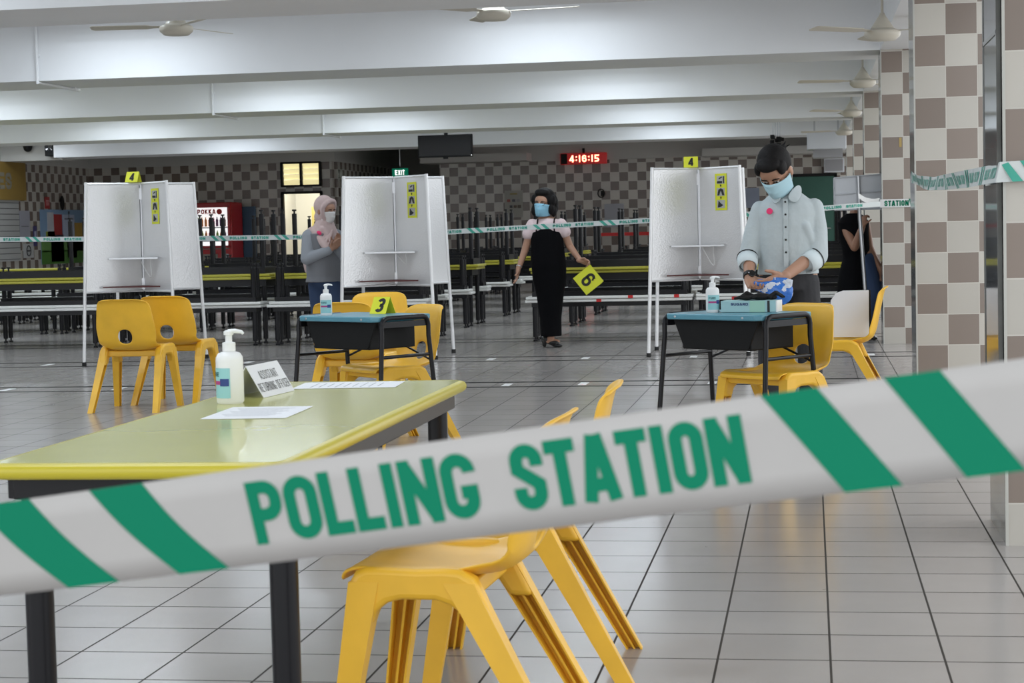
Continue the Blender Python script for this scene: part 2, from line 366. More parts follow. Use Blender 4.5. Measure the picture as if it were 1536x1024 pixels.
# back walls: left part with door, recess with exit, right part
W = M['wall_back']
b = MB(); ZT = 2.66
b.span((-16, 39.5, 0), (-11.15, 39.7, ZT)); b.span((-11.15, 39.5, 2.66), (-10.25, 39.7, 2.67)); b.span((-11.15, 39.5, 2.02), (-10.25, 39.7, 2.16)); b.span((-10.25, 39.5, 0), (-10.03, 39.7, ZT))
struct('wall_back_left', b, W)
struct('wall_recess_left', MB().span((-10.05, 39.7, 0), (-9.95, 47, ZT)), M['wall_side'])
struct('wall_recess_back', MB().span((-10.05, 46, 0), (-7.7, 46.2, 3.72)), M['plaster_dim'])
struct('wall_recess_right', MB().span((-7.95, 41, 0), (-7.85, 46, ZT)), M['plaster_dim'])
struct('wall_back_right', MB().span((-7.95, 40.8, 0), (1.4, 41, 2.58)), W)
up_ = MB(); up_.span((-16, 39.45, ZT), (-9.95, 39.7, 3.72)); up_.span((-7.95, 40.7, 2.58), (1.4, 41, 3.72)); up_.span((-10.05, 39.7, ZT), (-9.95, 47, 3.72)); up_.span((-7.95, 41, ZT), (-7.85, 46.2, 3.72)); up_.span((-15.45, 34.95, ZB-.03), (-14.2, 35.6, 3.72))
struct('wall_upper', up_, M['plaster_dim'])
struct('trim_1', MB().span((-8.2, 39.9, 2.58), (-5.9, 40.8, 2.75)).span((-2.2, 39.9, 2.56), (1.4, 40.8, 2.72)), M['plaster_dim'])
struct('wall_left', MB().span((-15.75, 26, 0), (-15.45, 39.6, 2.66)), M['wall_side'])
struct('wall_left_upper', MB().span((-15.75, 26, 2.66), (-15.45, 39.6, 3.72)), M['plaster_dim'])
struct('wall_left_near', MB().span((-24.3, 1, 0), (-24, 26, 3.72)), M['wall_side'])  # out of view; put back with dark tiles to keep booth wings grey
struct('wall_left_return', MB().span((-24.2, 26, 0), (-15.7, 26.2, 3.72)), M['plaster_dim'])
# door and lit high window in the back wall
dr = tag(D.objects.new('door_1', None), kind='structure'); col.objects.link(dr); dr.location = (-10.7, 39.5, 0)
fr = MB(); fr.box((-.43, 0, 1.0), (.05, .12, 2.04)); fr.box((.43, 0, 1.0), (.05, .12, 2.04)); fr.box((0, 0, 2.02), (.9, .12, .05)); fr.build('door_frame', M['black_matt'], dr)
rm = MB(); rm.span((-.44, 2.4, 0), (.5, 2.5, 1.75)); rm.build('room_partition', M['yroom'], dr)
struct('wall_lit_room', MB().span((-11.9, 43, 0), (-10.1, 43.1, 3)).span((-11.9, 39.8, 0), (-11.8, 43, 3)).span((-11.9, 39.75, 2.9), (-10.1, 43.1, 3.0)), M['plaster'])
wn = tag(D.objects.new('window_1', None), kind='structure'); col.objects.link(wn); wn.location = (-10.7, 39.48, 2.41)
fr = MB(); 
for x in (-.42, 0, .42): fr.box((x, 0, 0), (.05, .1, .5))
for z in (-.245, .245): fr.box((0, 0, z), (.88, .1, .04))
fr.build('window_frame', M['black_matt'], wn)
lv = MB()
for s_ in (-.21, .21):
    for i in range(4): lv.box((s_, .03, -.17+.115*i), (.36, .01, .105), mt=Matrix.Rotation(.35, 3, 'X'))
lv.build('glass_louvres', M['litwin'], wn)
ld = D.lights.new('room_light', 'AREA'); ld.energy = 45; ld.size = 1.2; ld.color = (1, .93, .72)
lo = D.objects.new('room_light', ld); col.objects.link(lo); lo.location = (-11.0, 41.3, 2.85)
# green door near the columns
dg_ = tag(D.objects.new('door_2', None), kind='structure'); col.objects.link(dg_); dg_.location = (.05, 40.78, 0)
MB().box((0, 0, 1.05), (.95, .05, 2.1)).build('door_panel', M['gdoor'], dg_, bevel=.005)
MB().box((-.5, 0, 1.06), (.06, .09, 2.12)).box((.5, 0, 1.06), (.06, .09, 2.12)).box((0, 0, 2.13), (1.06, .09, .06)).build('door_frame', M['black_matt'], dg_)
MB().tube([(.38, -.04, 1.0), (.38, -.1, 1.0), (.26, -.1, 1.0)], .012, 8).build('door_handle', M['steel'], dg_)

# ceiling tubes hidden behind the cross beams: one row washes the next beam, the mid-bay row is added to brighten the floor
for bi, y in enumerate(BY[1:]):
    for xi, x in enumerate((-2.4, -6.5, -10.6, -14.7)*2):
        yy = y-(.85 if xi < 4 else 2.75); zl = (3.25 if y < 20 else 3.13) if xi < 4 else 3.6
        if yy > 39 or (yy > 33 and xi == 1): continue
        t = thing('ceiling_lamp', 'white twin-tube batten hidden behind a cross beam, mid-bay ones added to brighten the floor', 'lamp', (x, yy, zl), 0, 'tube lamps between the cross beams')
        MB().box((0, 0, .03), (1.25, .16, .06)).box((0, 0, .06+(3.66-zl)/2), (.04, .04, 3.66-zl)).build('housing', M['white'], t)
        for q_ in (-.04, .04): MB().tube([(-.6, q_, -.015), (.6, q_, -.015)], .013, 8).build('tube', M['tube'], t)
        l = D.lights.new('tube_glow', 'AREA'); l.shape = 'RECTANGLE'; l.size = 1.2; l.size_y = .12; l.energy = TUBE_W*(1 if xi < 4 else 1.5); l.color = (.80, .90, 1)
        lo = D.objects.new('tube_glow', l); col.objects.link(lo); lo.parent = t; lo.location = (0, 0, -.04)

exec_later = []
# ============================================================ FURNITURE
# ---- moulded yellow chair, faces local +y
def chair_shell():
    prof = [(.215, .395), (.213, .412), (.195, .425), (.15, .424), (.09, .416), (.02, .409), (-.05, .405), (-.10, .407), (-.14, .418), (-.168, .442), (-.182, .475), (-.19, .51), (-.198, .55), (-.206, .59), (-.214, .63), (-.222, .665), (-.230, .70), (-.238, .725), (-.249, .740), (-.264, .744)]
    NU = 16; v = []; f = []
    def S(u, k):     # u in -1..1 across, k real index along profile
        i = min(int(k), len(prof)-2); t = k-i
        y = prof[i][0]*(1-t)+prof[i+1][0]*t; z = prof[i][1]*(1-t)+prof[i+1][1]*t
        back = max(0, min(1, (z-.43)/.1)) if k > 8 else 0
        hw = .195 if k < 8 else .195+.008*back-.028*max(0, (z-.55)/.2)
        top = max(0, (z-.70)/.044) if k > 8 else 0
        x = u*hw*(1-.06*top**2)
        if k < 2: x *= .97
        y += back*(.026+.075*math.exp(-((z-.44)/.055)**2))*abs(u)**4
        z -= .018*top*abs(u)**6
        if k <= 9: z += .010*abs(u)**3*(1 if 2 < k < 8 else .3)+.028*abs(u)**4*max(0, min(1, (.02-y)/.12))
        return (x, y, z)
    NV = len(prof)-1; per = {}
    for j in range(NV+1):
        for i in range(NU+1): v.append(S(-1+2*i/NU, j))
    i0, i1, j0, j1 = 5, 11, 9, 12
    for j in range(NV):
        for i in range(NU):
            if i0 <= i < i1 and j0 <= j < j1: continue
            f.append((j*(NU+1)+i, j*(NU+1)+i+1, (j+1)*(NU+1)+i+1, (j+1)*(NU+1)+i))
    loop = [(i, j0) for i in range(i0, i1)]+[(i1, j) for j in range(j0, j1)]+[(i, j1) for i in range(i1, i0, -1)]+[(i0, j) for j in range(j1, j0, -1)]
    n0 = len(v)
    for i, j in loop:
        du = (i-8)/3; dv = (j-10.5)/1.5; a = math.atan2(dv, du)
        v.append(S(math.cos(a)*.25, 10.5+math.sin(a)*1.32))
    L = len(loop)
    for q in range(L):
        a, b = loop[q], loop[(q+1) % L]
        f.append((a[1]*(NU+1)+a[0], b[1]*(NU+1)+b[0], n0+(q+1) % L, n0+q))
    mb = MB(); mb.v = v; mb.f = f; return mb
def make_chair(label, group=None):
    t = thing('plastic_chair', label, 'chair', group=group)
    s_ = chair_shell().build('seat_shell', M['chair'], t, smooth=True)
    so = s_.modifiers.new('thickness', 'SOLIDIFY'); so.thickness = .009; so.offset = -1
    ss = s_.modifiers.new('soft', 'SUBSURF'); ss.levels = 1; ss.render_levels = 1
    for sx in (-1, 1):
        out = [(-.02, .430), (-.055, .427), (-.085, .41), (-.105, .37), (-.135, .30), (-.078, .30), (-.055, .335), (-.03, .352), (0, .362), (.075, .362), (.105, .355), (.128, .338), (.142, .30), (.199, .30), (.193, .36), (.188, .398), (.175, .421), (.15, .431), (.11, .431), (.04, .428)]
        MB().prism(out, P((sx*.190, 0, 0), (0, 1, 0), (0, 0, 1)), .052).build('side_rail', M['chair'], t, smooth=True, bevel=.014, seg=3)
        for fy, (y0, y1) in ((1, (.155, .220)), (0, (-.052, -.272))):
            R = []
            for z, k in ((.40, 1), (.33, .93), (.20, .8), (.0, .66)):
                q = (.40-z)/.40; cx = sx*(.190+.032*q); cy = y0+(y1-y0)*q; a, b = .027*k, .033*k; th = .005
                # channel section, open towards the inside, with a stiffening rib
                sec = [(a, -b), (a, b), (-a, b), (-a, b-th), (a-th, b-th), (a-th, .003), (-a*.6, .003), (-a*.6, -.003), (a-th, -.003), (a-th, -b+th), (-a, -b+th), (-a, -b)]
                R.append([Vector((cx+sx*p, cy+r_, z)) for p, r_ in sec])
            MB().rings(R).build('leg', M['chair'], t, smooth=True)
    MB().box((0, -.06, .375), (.36, .03, .04)).build('cross_rail', M['chair'], t, bevel=.006)
    MB().box((0, .165, .385), (.36, .02, .035)).build('cross_rail', M['chair'], t, bevel=.006)
    return t
chair0 = make_chair('yellow plastic chair nearest the camera, beside the long table, mostly below the big tape')
def put_chair(x, y, rz, label, z=0, first=[True]):
    if first[0]: first[0] = False; chair0.location = (x, y, z); chair0.rotation_euler.z = rz; chair0['label'] = label; return chair0
    return dup(chair0, (x, y, z), rz, label)
R_ = math.radians
put_chair(-.78, 4.10, R_(90-3), 'yellow plastic chair nearest the camera, its seat just under the big tape')
put_chair(-.745, 4.84, R_(90+3), 'yellow plastic chair at the far right corner of the long table, behind the nearest chair')
put_chair(-4.45, 12.10, R_(0), 'front one of the two yellow chairs before the left voting booth, back towards us')
put_chair(-4.335, 12.62, R_(-3), 'rear one of the two yellow chairs before the left booth, half hidden')
put_chair(-2.66, 10.92, R_(-6), 'yellow chair behind the left blue desk, right beside the sanitizer bottle')
put_chair(-2.82, 12.1, R_(182), 'yellow plastic chair farthest back behind the left blue desk, above the number 3 sign')
put_chair(-2.24, 10.0, R_(134), 'yellow plastic chair tucked under the right end of the left blue desk')
put_chair(-.165, 9.30, R_(141), 'yellow plastic chair tucked under the right blue desk, below the glove box')
put_chair(.20, 11.75, R_(86), 'yellow plastic chair seen side on by the pillar with a white board on its seat')

# ---- blue school desk: local x along the front, y away
def make_desk(label, loc, rz):
    t = thing('school_desk', label, 'desk', loc, rz)
    top = MB().prism([(-.27, -.2), (.27, -.2), (.30, -.17), (.30, .2), (.27, .225), (-.27, .225), (-.30, .2), (-.30, -.17)], Matrix.Translation((0, 0, .695)), .028).build('desk_top', M['teal'], t, bevel=.006)
    for x in (-.22, .2): MB().lathe((x, -.200, .695), [(.006, 0), (.006, .003), (.0, .004)], 10, (0, -1, 0)).build('rivet', M['steel'], top)
    for y in (-.12, .17): MB().lathe((.300, y, .695), [(.006, 0), (.006, .003), (.0, .004)], 10, (1, 0, 0)).build('rivet', M['steel'], top)
    bx = MB().prism([(-.265, .680), (.265, .680), (.20, .54), (-.20, .54)], P((0, -.155, 0), (1, 0, 0), (0, 0, 1)), .012)
    bx.prism([(-.155, .68), (.17, .68), (.17, .54), (-.155, .54)], P((-.21, 0, 0), (0, 1, 0), (0, 0, 1)), .008); bx.prism([(-.155, .68), (.17, .68), (.17, .54), (-.155, .54)], P((.21, 0, 0), (0, 1, 0), (0, 0, 1)), .008)
    bx.box((0, .01, .54), (.42, .33, .008)).build('book_box', M['black_matt'], t, bevel=.003)
    for sx in (-1, 1):
        x = sx*.315; tp = [(x+sx*.035, -.26, .0), (x, -.175, .62)]
        loop = [(x+sx*.02, -.225, .0), (x, -.17, .60)]+[(x, -.13-.04*math.cos(a), .655+.045*math.sin(a)) for a in (0, .5, 1.0, PI/2)]+[(x, .13+.04*math.sin(a), .655+.045*math.cos(a)) for a in (0, .5, 1.0, PI/2)]+[(x, .17, .60), (x+sx*.02, .225, .0)]
        MB().tube(loop, .0125, 12).build('leg_loop', M['black'], t, smooth=True)
        MB().tube([(x, -.178, .50), (x, .182, .50)], .009, 8).tube([(x, .18, .47), (x*.4, .18, .54)], .006, 8).build('crossbar', M['black'], t, smooth=True)
        MB().box((x-sx*.012, 0, .665), (.02, .34, .03)).build('bracket', M['black'], t)
        for y in (-.225, .225): MB().lathe((x+sx*.02, y, 0), [(.016, 0), (.016, .03), (.0125, .03)], 12).build('foot_cap', M['foot'], t)
    return t
make_desk('blue-topped school desk on the left holding the number 3 sign and a sanitizer bottle', (-2.33, 9.74, 0), R_(-33))
make_desk('blue-topped school desk on the right carrying the glove box', (-.36, 9.30, 0), R_(-37))

# ---- long yellow table in the foreground
TX0, TX1, TY0, TY1, TZ = -1.63, -1.00, 3.52, 5.50, .70
lt = thing('canteen_table', 'long yellow-green table in the foreground behind the big polling station tape', 'table', ((TX0+TX1)/2, (TY0+TY1)/2, 0))
w2, l2 = (TX1-TX0)/2, (TY1-TY0)/2
def rrect(w_, l_, r, n=5):
    o = []
    for cx, cy, a in ((w_-r, l_-r, 0), (-w_+r, l_-r, 90), (-w_+r, -l_+r, 180), (w_-r, -l_+r, 270)):
        o += [(cx+r*math.cos(R_(a+90*i/n)), cy+r*math.sin(R_(a+90*i/n))) for i in range(n+1)]
    return o
MB().prism(rrect(w2-.018, l2-.018, .03), Matrix.Translation((0, 0, TZ-.014)), .029).build('table_top', M['ytop'], lt)
R = []
for k in range(9):
    a = -PI/2+PI*k/8; d = .015*math.cos(a); R.append([Vector((x, y, TZ-.016+.016*math.sin(a))) for x, y in rrect(w2-.015+d, l2-.015+d, .04)])
# ring shaped lip: outer half round, inner wall
inn = [[Vector((x, y, TZ+.0008)) for x, y in rrect(w2-.020, l2-.020, .03)], [Vector((x, y, TZ-.032)) for x, y in rrect(w2-.020, l2-.020, .03)]]
MB().rings(R+inn, cap=False, closed=True).build('moulded_edge', M['yedge'], lt, smooth=True)
ap = MB()
for x in (-w2+.045, w2-.045): ap.box((x, 0, TZ-.055), (.03, 2*l2-.14, .045))
for y in (-l2+.075, l2-.075): ap.box((0, y, TZ-.055), (2*w2-.09, .03, .045))
ap.build('apron', M['black'], lt, bevel=.003)
for sx in (-1, 1):
    for sy in (-1, 1):
        x, y = sx*(w2-(.055 if sy < 0 else .075)), sy*(l2-(.15 if sy < 0 else .11))
        MB().lathe((x, y, .03), [(.029, 0), (.029, TZ-.068)], 20).build('leg', M['black'], lt, smooth=True)
        MB().lathe((x, y, 0), [(.026, 0), (.026, .02), (.015, .02), (.015, .035)], 16).build('foot_glide', M['foot'], lt)

# ---- canteen tables and benches, some upside down on the others
def make_unit(name, label, cat, L_, W_, H_, topm, th, group):
    t = thing(name, label, cat, group=group)
    MB().box((0, 0, H_-th/2), (L_, W_, th)).build('table_top' if cat == 'table' else 'bench_top', topm, t, bevel=.006)
    a = MB(); 
    dp = .07 if cat == 'table' else .045
    for sy in (-1, 1): a.box((0, sy*(W_/2-.05), H_-th-dp/2), (L_-.12, .03, dp))
    for sx in (-1, 1): a.box((sx*(L_/2-.08), 0, H_-th-dp/2), (.03, W_-.12, dp))
    a.build('under_frame', M['black'], t)
    for sx in (-1, 1):
        for sy in (-1, 1):
            l = MB().lathe((sx*(L_/2-.09), sy*(W_/2-.07), 0), [(.024, 0), (.024, .018), (.010, .018), (.010, .045), (.026, .045), (.026, H_-th)], 10).build('leg', M['black'], t, smooth=True)
    return t
GT = None
tab0 = make_unit('canteen_table', 'x', 'table', 1.68, .60, .70, M['yedge_far'], .028, None)
ben0 = make_unit('canteen_bench', 'x', 'bench', 1.68, .28, .42, M['wtop'], .028, None)
index_tree(tab0); index_tree(ben0)
ORD = ['front', 'second', 'third', 'fourth', 'fifth', 'sixth']
used = {}
def unit(src, x, y, inv, label):
    h = .70 if src is tab0 else .42
    if not used.get(src.name): used[src.name] = True; o = src
    else: o = copy_tree(src)
    o['label'] = label
    o.location = (x, y, 2*h+.004 if inv else 0)
    o.rotation_euler = (PI, 0, 0) if inv else (0, 0, 0)
    return o
RY = [18.95+2.78*k for k in range(6)]
blocks = [('right', [-2.0+1.73*k for k in range(2)], True), ('left', [-4.72-1.73*k for k in range(3)], True), ('far left', [-9.95-1.73*k for k in range(3)], False)]
WHERE = {('right', 0): 'just right of the aisle', ('right', 1): 'right side by the pillars', ('left', 0): 'just left of the aisle', ('left', 1): 'left side, second along', ('left', 2): 'left side, third along',
         ('far left', 0): 'far left, nearest the stacks', ('far left', 1): 'far left, middle', ('far left', 2): 'far left by the wall'}
for r, y in enumerate(RY):
    for bn, xs, st in blocks:
        if bn == 'far left' and r > 3: continue
        for i, x in enumerate(xs):
            jx = random.uniform(-.02, .02); wh = f'{ORD[r]} row, {WHERE[(bn, i)]}'
            for src, yy, nm in ((ben0, y+.14, 'front bench'), (tab0, y+.70, 'table'), (ben0, y+1.26, 'rear bench')):
                c_ = 'yellow-edged table' if src is tab0 else 'white bench'
                e = '' if src is tab0 else (' near side of' if nm == 'front bench' else ' far side of')
                o = unit(src, x+jx, yy+random.uniform(-.02, .02), False, f'upright {c_},{e} {wh}')
                o['group'] = f'upright canteen {"tables" if src is tab0 else "benches"}'
                if st:
                    o = unit(src, x+jx+random.uniform(-.03, .03), yy+random.uniform(-.03, .03), True, f'upturned {c_},{e} {wh}')
                    o['group'] = f'upturned canteen {"tables" if src is tab0 else "benches"}'
# red stickers on the front bench edges
def bench_near(x, y, inv): 
    best = None
    for o in D.objects:
        if o.name.startswith('canteen_bench') and (('upturned' in o['label']) == inv):
            d_ = abs(o.location.x-x)+abs(o.location.y-y)*3
            if best is None or d_ < best[0]: best = (d_, o)
    return best[1]
bpy.context.view_layer.update()
for x, inv in ((-1.78, True), (-1.32, True), (-.28, True), (-.75, False), (-2.1, False), (-5.0, True), (-6.6, False)):
    bch = bench_near(x, 19.09, inv); ly = (-.141 if not inv else .141)
    s_ = MB().box((x-bch.location.x, ly, .406), (.05, .003, .03)).build('red_sticker', M['red'], bch)

# ============================================================ VOTING BOOTHS
def make_booth(label, loc, rz, sign, pic):
    t = thing('voting_booth', label, 'voting booth', loc, rz)
    ZB0, ZT0, rb, rt, rl = .66, 1.63, .575, .53, .61
    MB().tube([(0, 0, ZB0), (0, 0, ZT0+.01)], .014, 10).build('centre_post', M['steel'], t, smooth=True)
    for zz3 in (ZT0-.09, ZB0+.06): MB().box((0, 0, zz3), (.034, .034, .10)).build('hinge', M['steel'], t)
    for k, (sx, sy) in enumerate(((-1, -1), (1, -1), (1, 1), (-1, 1))):
        d_ = Vector((sx, sy, 0)).normalized(); fr_ = P((0, 0, 0), d_, (0, 0, 1))
        def px(r, z): return d_*r+Vector((0, 0, z))
        pn = MB().prism([(.02, ZB0), (rb-.01, ZB0), (rt-.01, ZT0), (.02, ZT0)], fr_, .006).build('panel', M['silver'], t)
        for rr3, zz3 in ((rt, ZT0), (rb, ZB0)): MB().tube([px(.012, zz3), px(rr3, zz3)], .012, 4).build('panel_rail', M['alu'], pn)
        l = MB().tube([px(rt+.002, ZT0+.015), px(rl, .03)], .0155, 8).build('leg', M['alu'], t, smooth=True)
        MB().tube([px(rl, .0), px(rl, .035)], .021, 10).build('foot_cap', M['foot'], l)
    # small tray and writing shelf across the front opening
    MB().prism([(-.23, -.26), (.0, -.02), (.23, -.26)], Matrix.Translation((0, 0, .955)), .014).build('pen_tray', M['steel'], t)
    MB().prism([(-.27, -.33), (0, -.02), (.27, -.33)], Matrix.Translation((0, 0, .70)), .012).build('writing_shelf', simple('dark_red_shelf_edge', (.10, .022, .02)), t)
    c = MB(); pts = [(.03, -.16, .95)]+[(.03+.09*math.sin(a*PI/10)*.6+.09*a/10, -.17, .95-(.17 if sign != 3 else .10)*math.sin(a*PI/10)) for a in range(1, 10)]+[(.13, -.16, .95)]
    c.tube(pts, .0055, 6).build('pen_cord', M['white'], t, smooth=True)
    # instruction strip on the front right wing
    d_ = Vector((1, -1, 0)).normalized(); nrm = Vector((-1, -1, 0)).normalized()
    fr2 = P(d_*.30+nrm*.006+Vector((0, 0, 1.42)), d_, (0, 0, 1))
    st = MB().prism([(-.075, -.16), (.075, -.16), (.075, .16), (-.075, .16)], fr2, .002).build('instruction_strip', M['signy'], t)
    tp = MB(); gp = MB()
    for i, zz in enumerate((.105, 0, -.105)):
        gp.prism([(-.05, zz-.035), (.05, zz-.035), (.05, zz+.035), (-.05, zz+.035)], fr2 @ Matrix.Translation((0, 0, .002)), .001)
        if i == 0: tp.prism([(-.045, zz-.01), (.02, zz-.01), (.02, zz-.03), (-.045, zz-.03)], fr2 @ Matrix.Translation((0, 0, .003)), .001); tp.prism([(.03, zz-.03), (.045, zz-.03), (.045, zz+.03), (.03, zz+.03)], fr2 @ Matrix.Translation((0, 0, .003)), .001); tp.prism([(-.02, zz+.005), (.02, zz+.02), (.015, zz+.03), (-.025, zz+.015)], fr2 @ Matrix.Translation((0, 0, .003)), .001)
        if i == 1: tp.prism([(-.045, zz-.03), (-.02, zz-.03), (0, zz+.012), (.02, zz-.03), (.045, zz-.03), (.03, zz+.02), (0, zz+.033), (-.03, zz+.02)], fr2 @ Matrix.Translation((0, 0, .003)), .001)
        if i == 2: tp.prism([(-.04, zz-.03), (0, zz-.025), (.03, zz-.01), (.0, zz+.005), (-.03, zz+.03)], fr2 @ Matrix.Translation((0, 0, .003)), .001)
        if i < 2: tp.prism([(-.012, zz-.046), (.012, zz-.046), (0, zz-.062)], fr2 @ Matrix.Translation((0, 0, .003)), .001); tp.prism([(-.005, zz-.04), (.005, zz-.04), (.005, zz-.047), (-.005, zz-.047)], fr2 @ Matrix.Translation((0, 0, .003)), .001)
    gp.build('picture_panel', simple('grey_picture', (.45, .45, .42)), st); tp.build('printed_drawing', M['ink'], st)
    return t
def tent(label, ch, loc, rz, w_, h_, dpt, th, fs=.74, cat='sign', name='number_sign', m='signy'):
    """folded card standing like a tent, writing on its front"""
    t = thing(name, label, cat, loc, rz)
    a = math.atan2(dpt/2, h_); ca = MB(); L_ = math.hypot(dpt/2, h_)
    F = P((0, -dpt/2, 0), (1, 0, 0), (0, dpt/2/L_, h_/L_)); B = P((0, dpt/2, 0), (1, 0, 0), (0, -dpt/2/L_, h_/L_))
    ca.prism([(-w_/2, 0), (w_/2, 0), (w_/2, L_), (-w_/2, L_)], F, .0016).prism([(-w_/2, 0), (w_/2, 0), (w_/2, L_), (-w_/2, L_)], B, .0016)
    ca.build('folded_card', M[m], t)
    if ch in '346':
        h2 = L_*fs; ww = h2*.58
        lettering(MB(), ch, ww, h2, th, lambda x, y: F @ Vector((x-ww/2+(y*.12 if ch == '3' else 0), y+(L_-h2)/2, .0018))).build('printed_number', M['ink'], t)
    return t, F, L_
make_booth('silver voting booth topped by a 4, behind the pair of yellow chairs', (-6.03, 16.67, 0), 0, 4, 0)
make_booth('silver voting booth without a number, beside the woman in the headscarf', (-3.73, 16.96, 0), 0, 3, 0)
make_booth('silver voting booth topped by a 4, just left of the person in the pale shirt', (-.97, 16.93, 0), 0, 4, 0)
tent('yellow card with a black 4 on top of the left voting booth', '4', (-6.08, 16.62, 1.645), R_(-8), .125, .095, .09, .017)
tent('yellow card with a black 4 on top of the right voting booth', '4', (-1.03, 16.88, 1.645), R_(2), .125, .095, .08, .017)
tent('yellow folded card with a black 3 on the left blue desk', '3', (-2.24, 9.82, .71), R_(-20), .10, .088, .10, .018, .82)

# ============================================================ SMALL THINGS ON TABLES
def bottle(label, loc, rz, h, r, na=0.):
    t = thing('hand_sanitizer_bottle', label, 'bottle', loc, rz); k = h/.20
    MB().lathe((0, 0, 0), [(r*.9, 0), (r, .006*k), (r, .115*k), (r*.97, .124*k), (r*.8, .134*k), (r*.42, .139*k), (r*.42, .143*k)], 28).build('bottle_body', M['white'], t, smooth=True)
    MB().lathe((0, 0, .140*k), [(r*.48, 0), (r*.48, .022*k), (r*.25, .024*k), (r*.25, .042*k), (r*.36, .043*k), (r*.36, .052*k), (r*.2, .055*k)], 20).tube([(q_*math.cos(na), q_*math.sin(na), z_*k) for q_, z_ in ((0, .191), (r*.5, .193), (r*1.0, .190), (r*1.12, .185))], [r*.2, r*.17, r*.13, r*.1], 10).build('pump', M['white'], t, smooth=True)
    def lab(name, m, a0, a1, z0, z1, off):
        mb = MB(); n = 14
        for i in range(n):
            q0, q1 = R_(a0+(a1-a0)*i/n), R_(a0+(a1-a0)*(i+1)/n); rr = r+off
            mb.add([(rr*math.cos(q0), rr*math.sin(q0), z0*k), (rr*math.cos(q1), rr*math.sin(q1), z0*k), (rr*math.cos(q1), rr*math.sin(q1), z1*k), (rr*math.cos(q0), rr*math.sin(q0), z1*k)], [(0, 1, 2, 3)])
        return mb.build(name, m, t)
    lab('label', simple('aqua_label', (.30, .60, .62)), -150, -30, .016, .096, .0006)
    lab('label_band', simple('magenta_label', (.42, .05, .20)), -145, -75, .052, .062, .0010)
    lab('label_band', simple('navy_label', (.02, .05, .22)), -75, -35, .048, .068, .0010)
    lt_ = MB(); 
    def on(x, y): 
        a = R_(-140)+x/(r+.0014); return Vector(((r+.0014)*math.cos(a), (r+.0014)*math.sin(a), y+.074*k))
    lettering(lt_, 'PURE', r*1.1, .011*k, .0022*k, on).build('label_print', simple('dark_teal_print', (.01, .12, .12)), t)
    return t
bottle('white sanitizer pump bottle on the foreground yellow table', (-1.51, 4.80, TZ+.0005), R_(-42), .197, .036, R_(40))
bottle('white sanitizer pump bottle on the left blue desk', (-2.52, 9.72, .7095), R_(10), .168, .031)
bottle('white sanitizer pump bottle on the right blue desk beside the glove box', (-.475, 9.33, .7095), R_(20), .180, .033)
# name card: ASSISTANT RETURNING OFFICER
A0, A1 = Vector((-1.49, 4.87, TZ)), Vector((-1.47, 5.22, TZ))
t, F, L_ = tent('white folded name card lettered ASSISTANT RETURNING OFFICER beside the foreground bottle', ' ', (-1.452, 5.06, TZ+.001), R_(-0), .225, .085, .10, .01, name='name_card', m='paper')
t.rotation_euler.z = R_(84); t.location = (-1.50, 5.06, TZ+.001)
for txt, w_, h_, y0 in (('ASSISTANT', .125, .026, .052), ('RETURNING OFFICER', .210, .026, .016)):
    lettering(MB(), txt, w_, h_, .0021, lambda x, y, w_=w_, y0=y0: F @ Vector((x-w_/2, y+y0, .0018)), gap=.28).build('printed_name', M['ink'], t)
def sheet(label, cx, cy, rz, m='paper'):
    t = thing('paper_sheet', label, 'paper', (cx, cy, TZ+.0016), rz)
    MB().box((0, 0, 0), (.21, .297, .0008)).build('sheet', M[m], t)
    q = MB()
    for i in range(9):
        q.box((-.005, .10-.024*i, .0006), (.15-.02*(i % 3), .003, .0002))
    q.build('printed_lines', simple('grey_print', (.30, .31, .34)), t)
sheet('white paper sheet on the foreground table in front of the name card', -1.355, 4.53, R_(2))
sheet('white paper sheet at the far end of the foreground table', -1.32, 5.33, R_(94))
# glove box with black gloves
gb = thing('glove_box', 'pale green and white glove box with black lettering on the right blue desk', 'box', (-.29, 9.34, .710), R_(-10))
MB().box((0, 0, .028), (.27, .13, .055)).build('carton', simple('pale_aqua_card', (.36, .58, .60)), gb, bevel=.001)
MB().box((.1385, 0, .028), (.006, .131, .0555)).build('end_flap', M['white'], gb)
MB().box((.055, -.0655, .028), (.05, .001, .0555)).box((.10, -.0655, .028), (.012, .0014, .0555)).build('side_stripe', M['ink'], gb)
MB().box((.045, -.0662, .028), (.075, .0012, .0555)).build('pale_panel', simple('mint_card', (.35, .60, .48)), gb)
lettering(MB(), 'SUGARD', .085, .013, .0032, lambda x, y: Vector((x-.085, -.0672, y+.033))).build('box_print', simple('navy_print', (.01, .03, .15)), gb)
gl = thing('rubber_glove', 'crumpled black gloves heaped on top of the glove box', 'glove', (-.26, 9.34, .766), R_(8))
g = MB()
for i in range(7):
    a = random.uniform(0, 6.28); p0 = (random.uniform(-.05, .07), random.uniform(-.03, .03), .012)
    g.tube([p0, (p0[0]+.04*math.cos(a), p0[1]+.02*math.sin(a), random.uniform(.018, .04)), (p0[0]+.085*math.cos(a), p0[1]+.03*math.sin(a), .010)], [.012, .010, .006], 8)
g.ell((.02, 0, .016), (.055, .03, .018)); g.ell((-.05, 0, .012), (.04, .03, .012)); g.ell((.07, .0, .012), (.03, .022, .012))
fuse('gloves', g, M['black_matt'], gl, .004, 1)

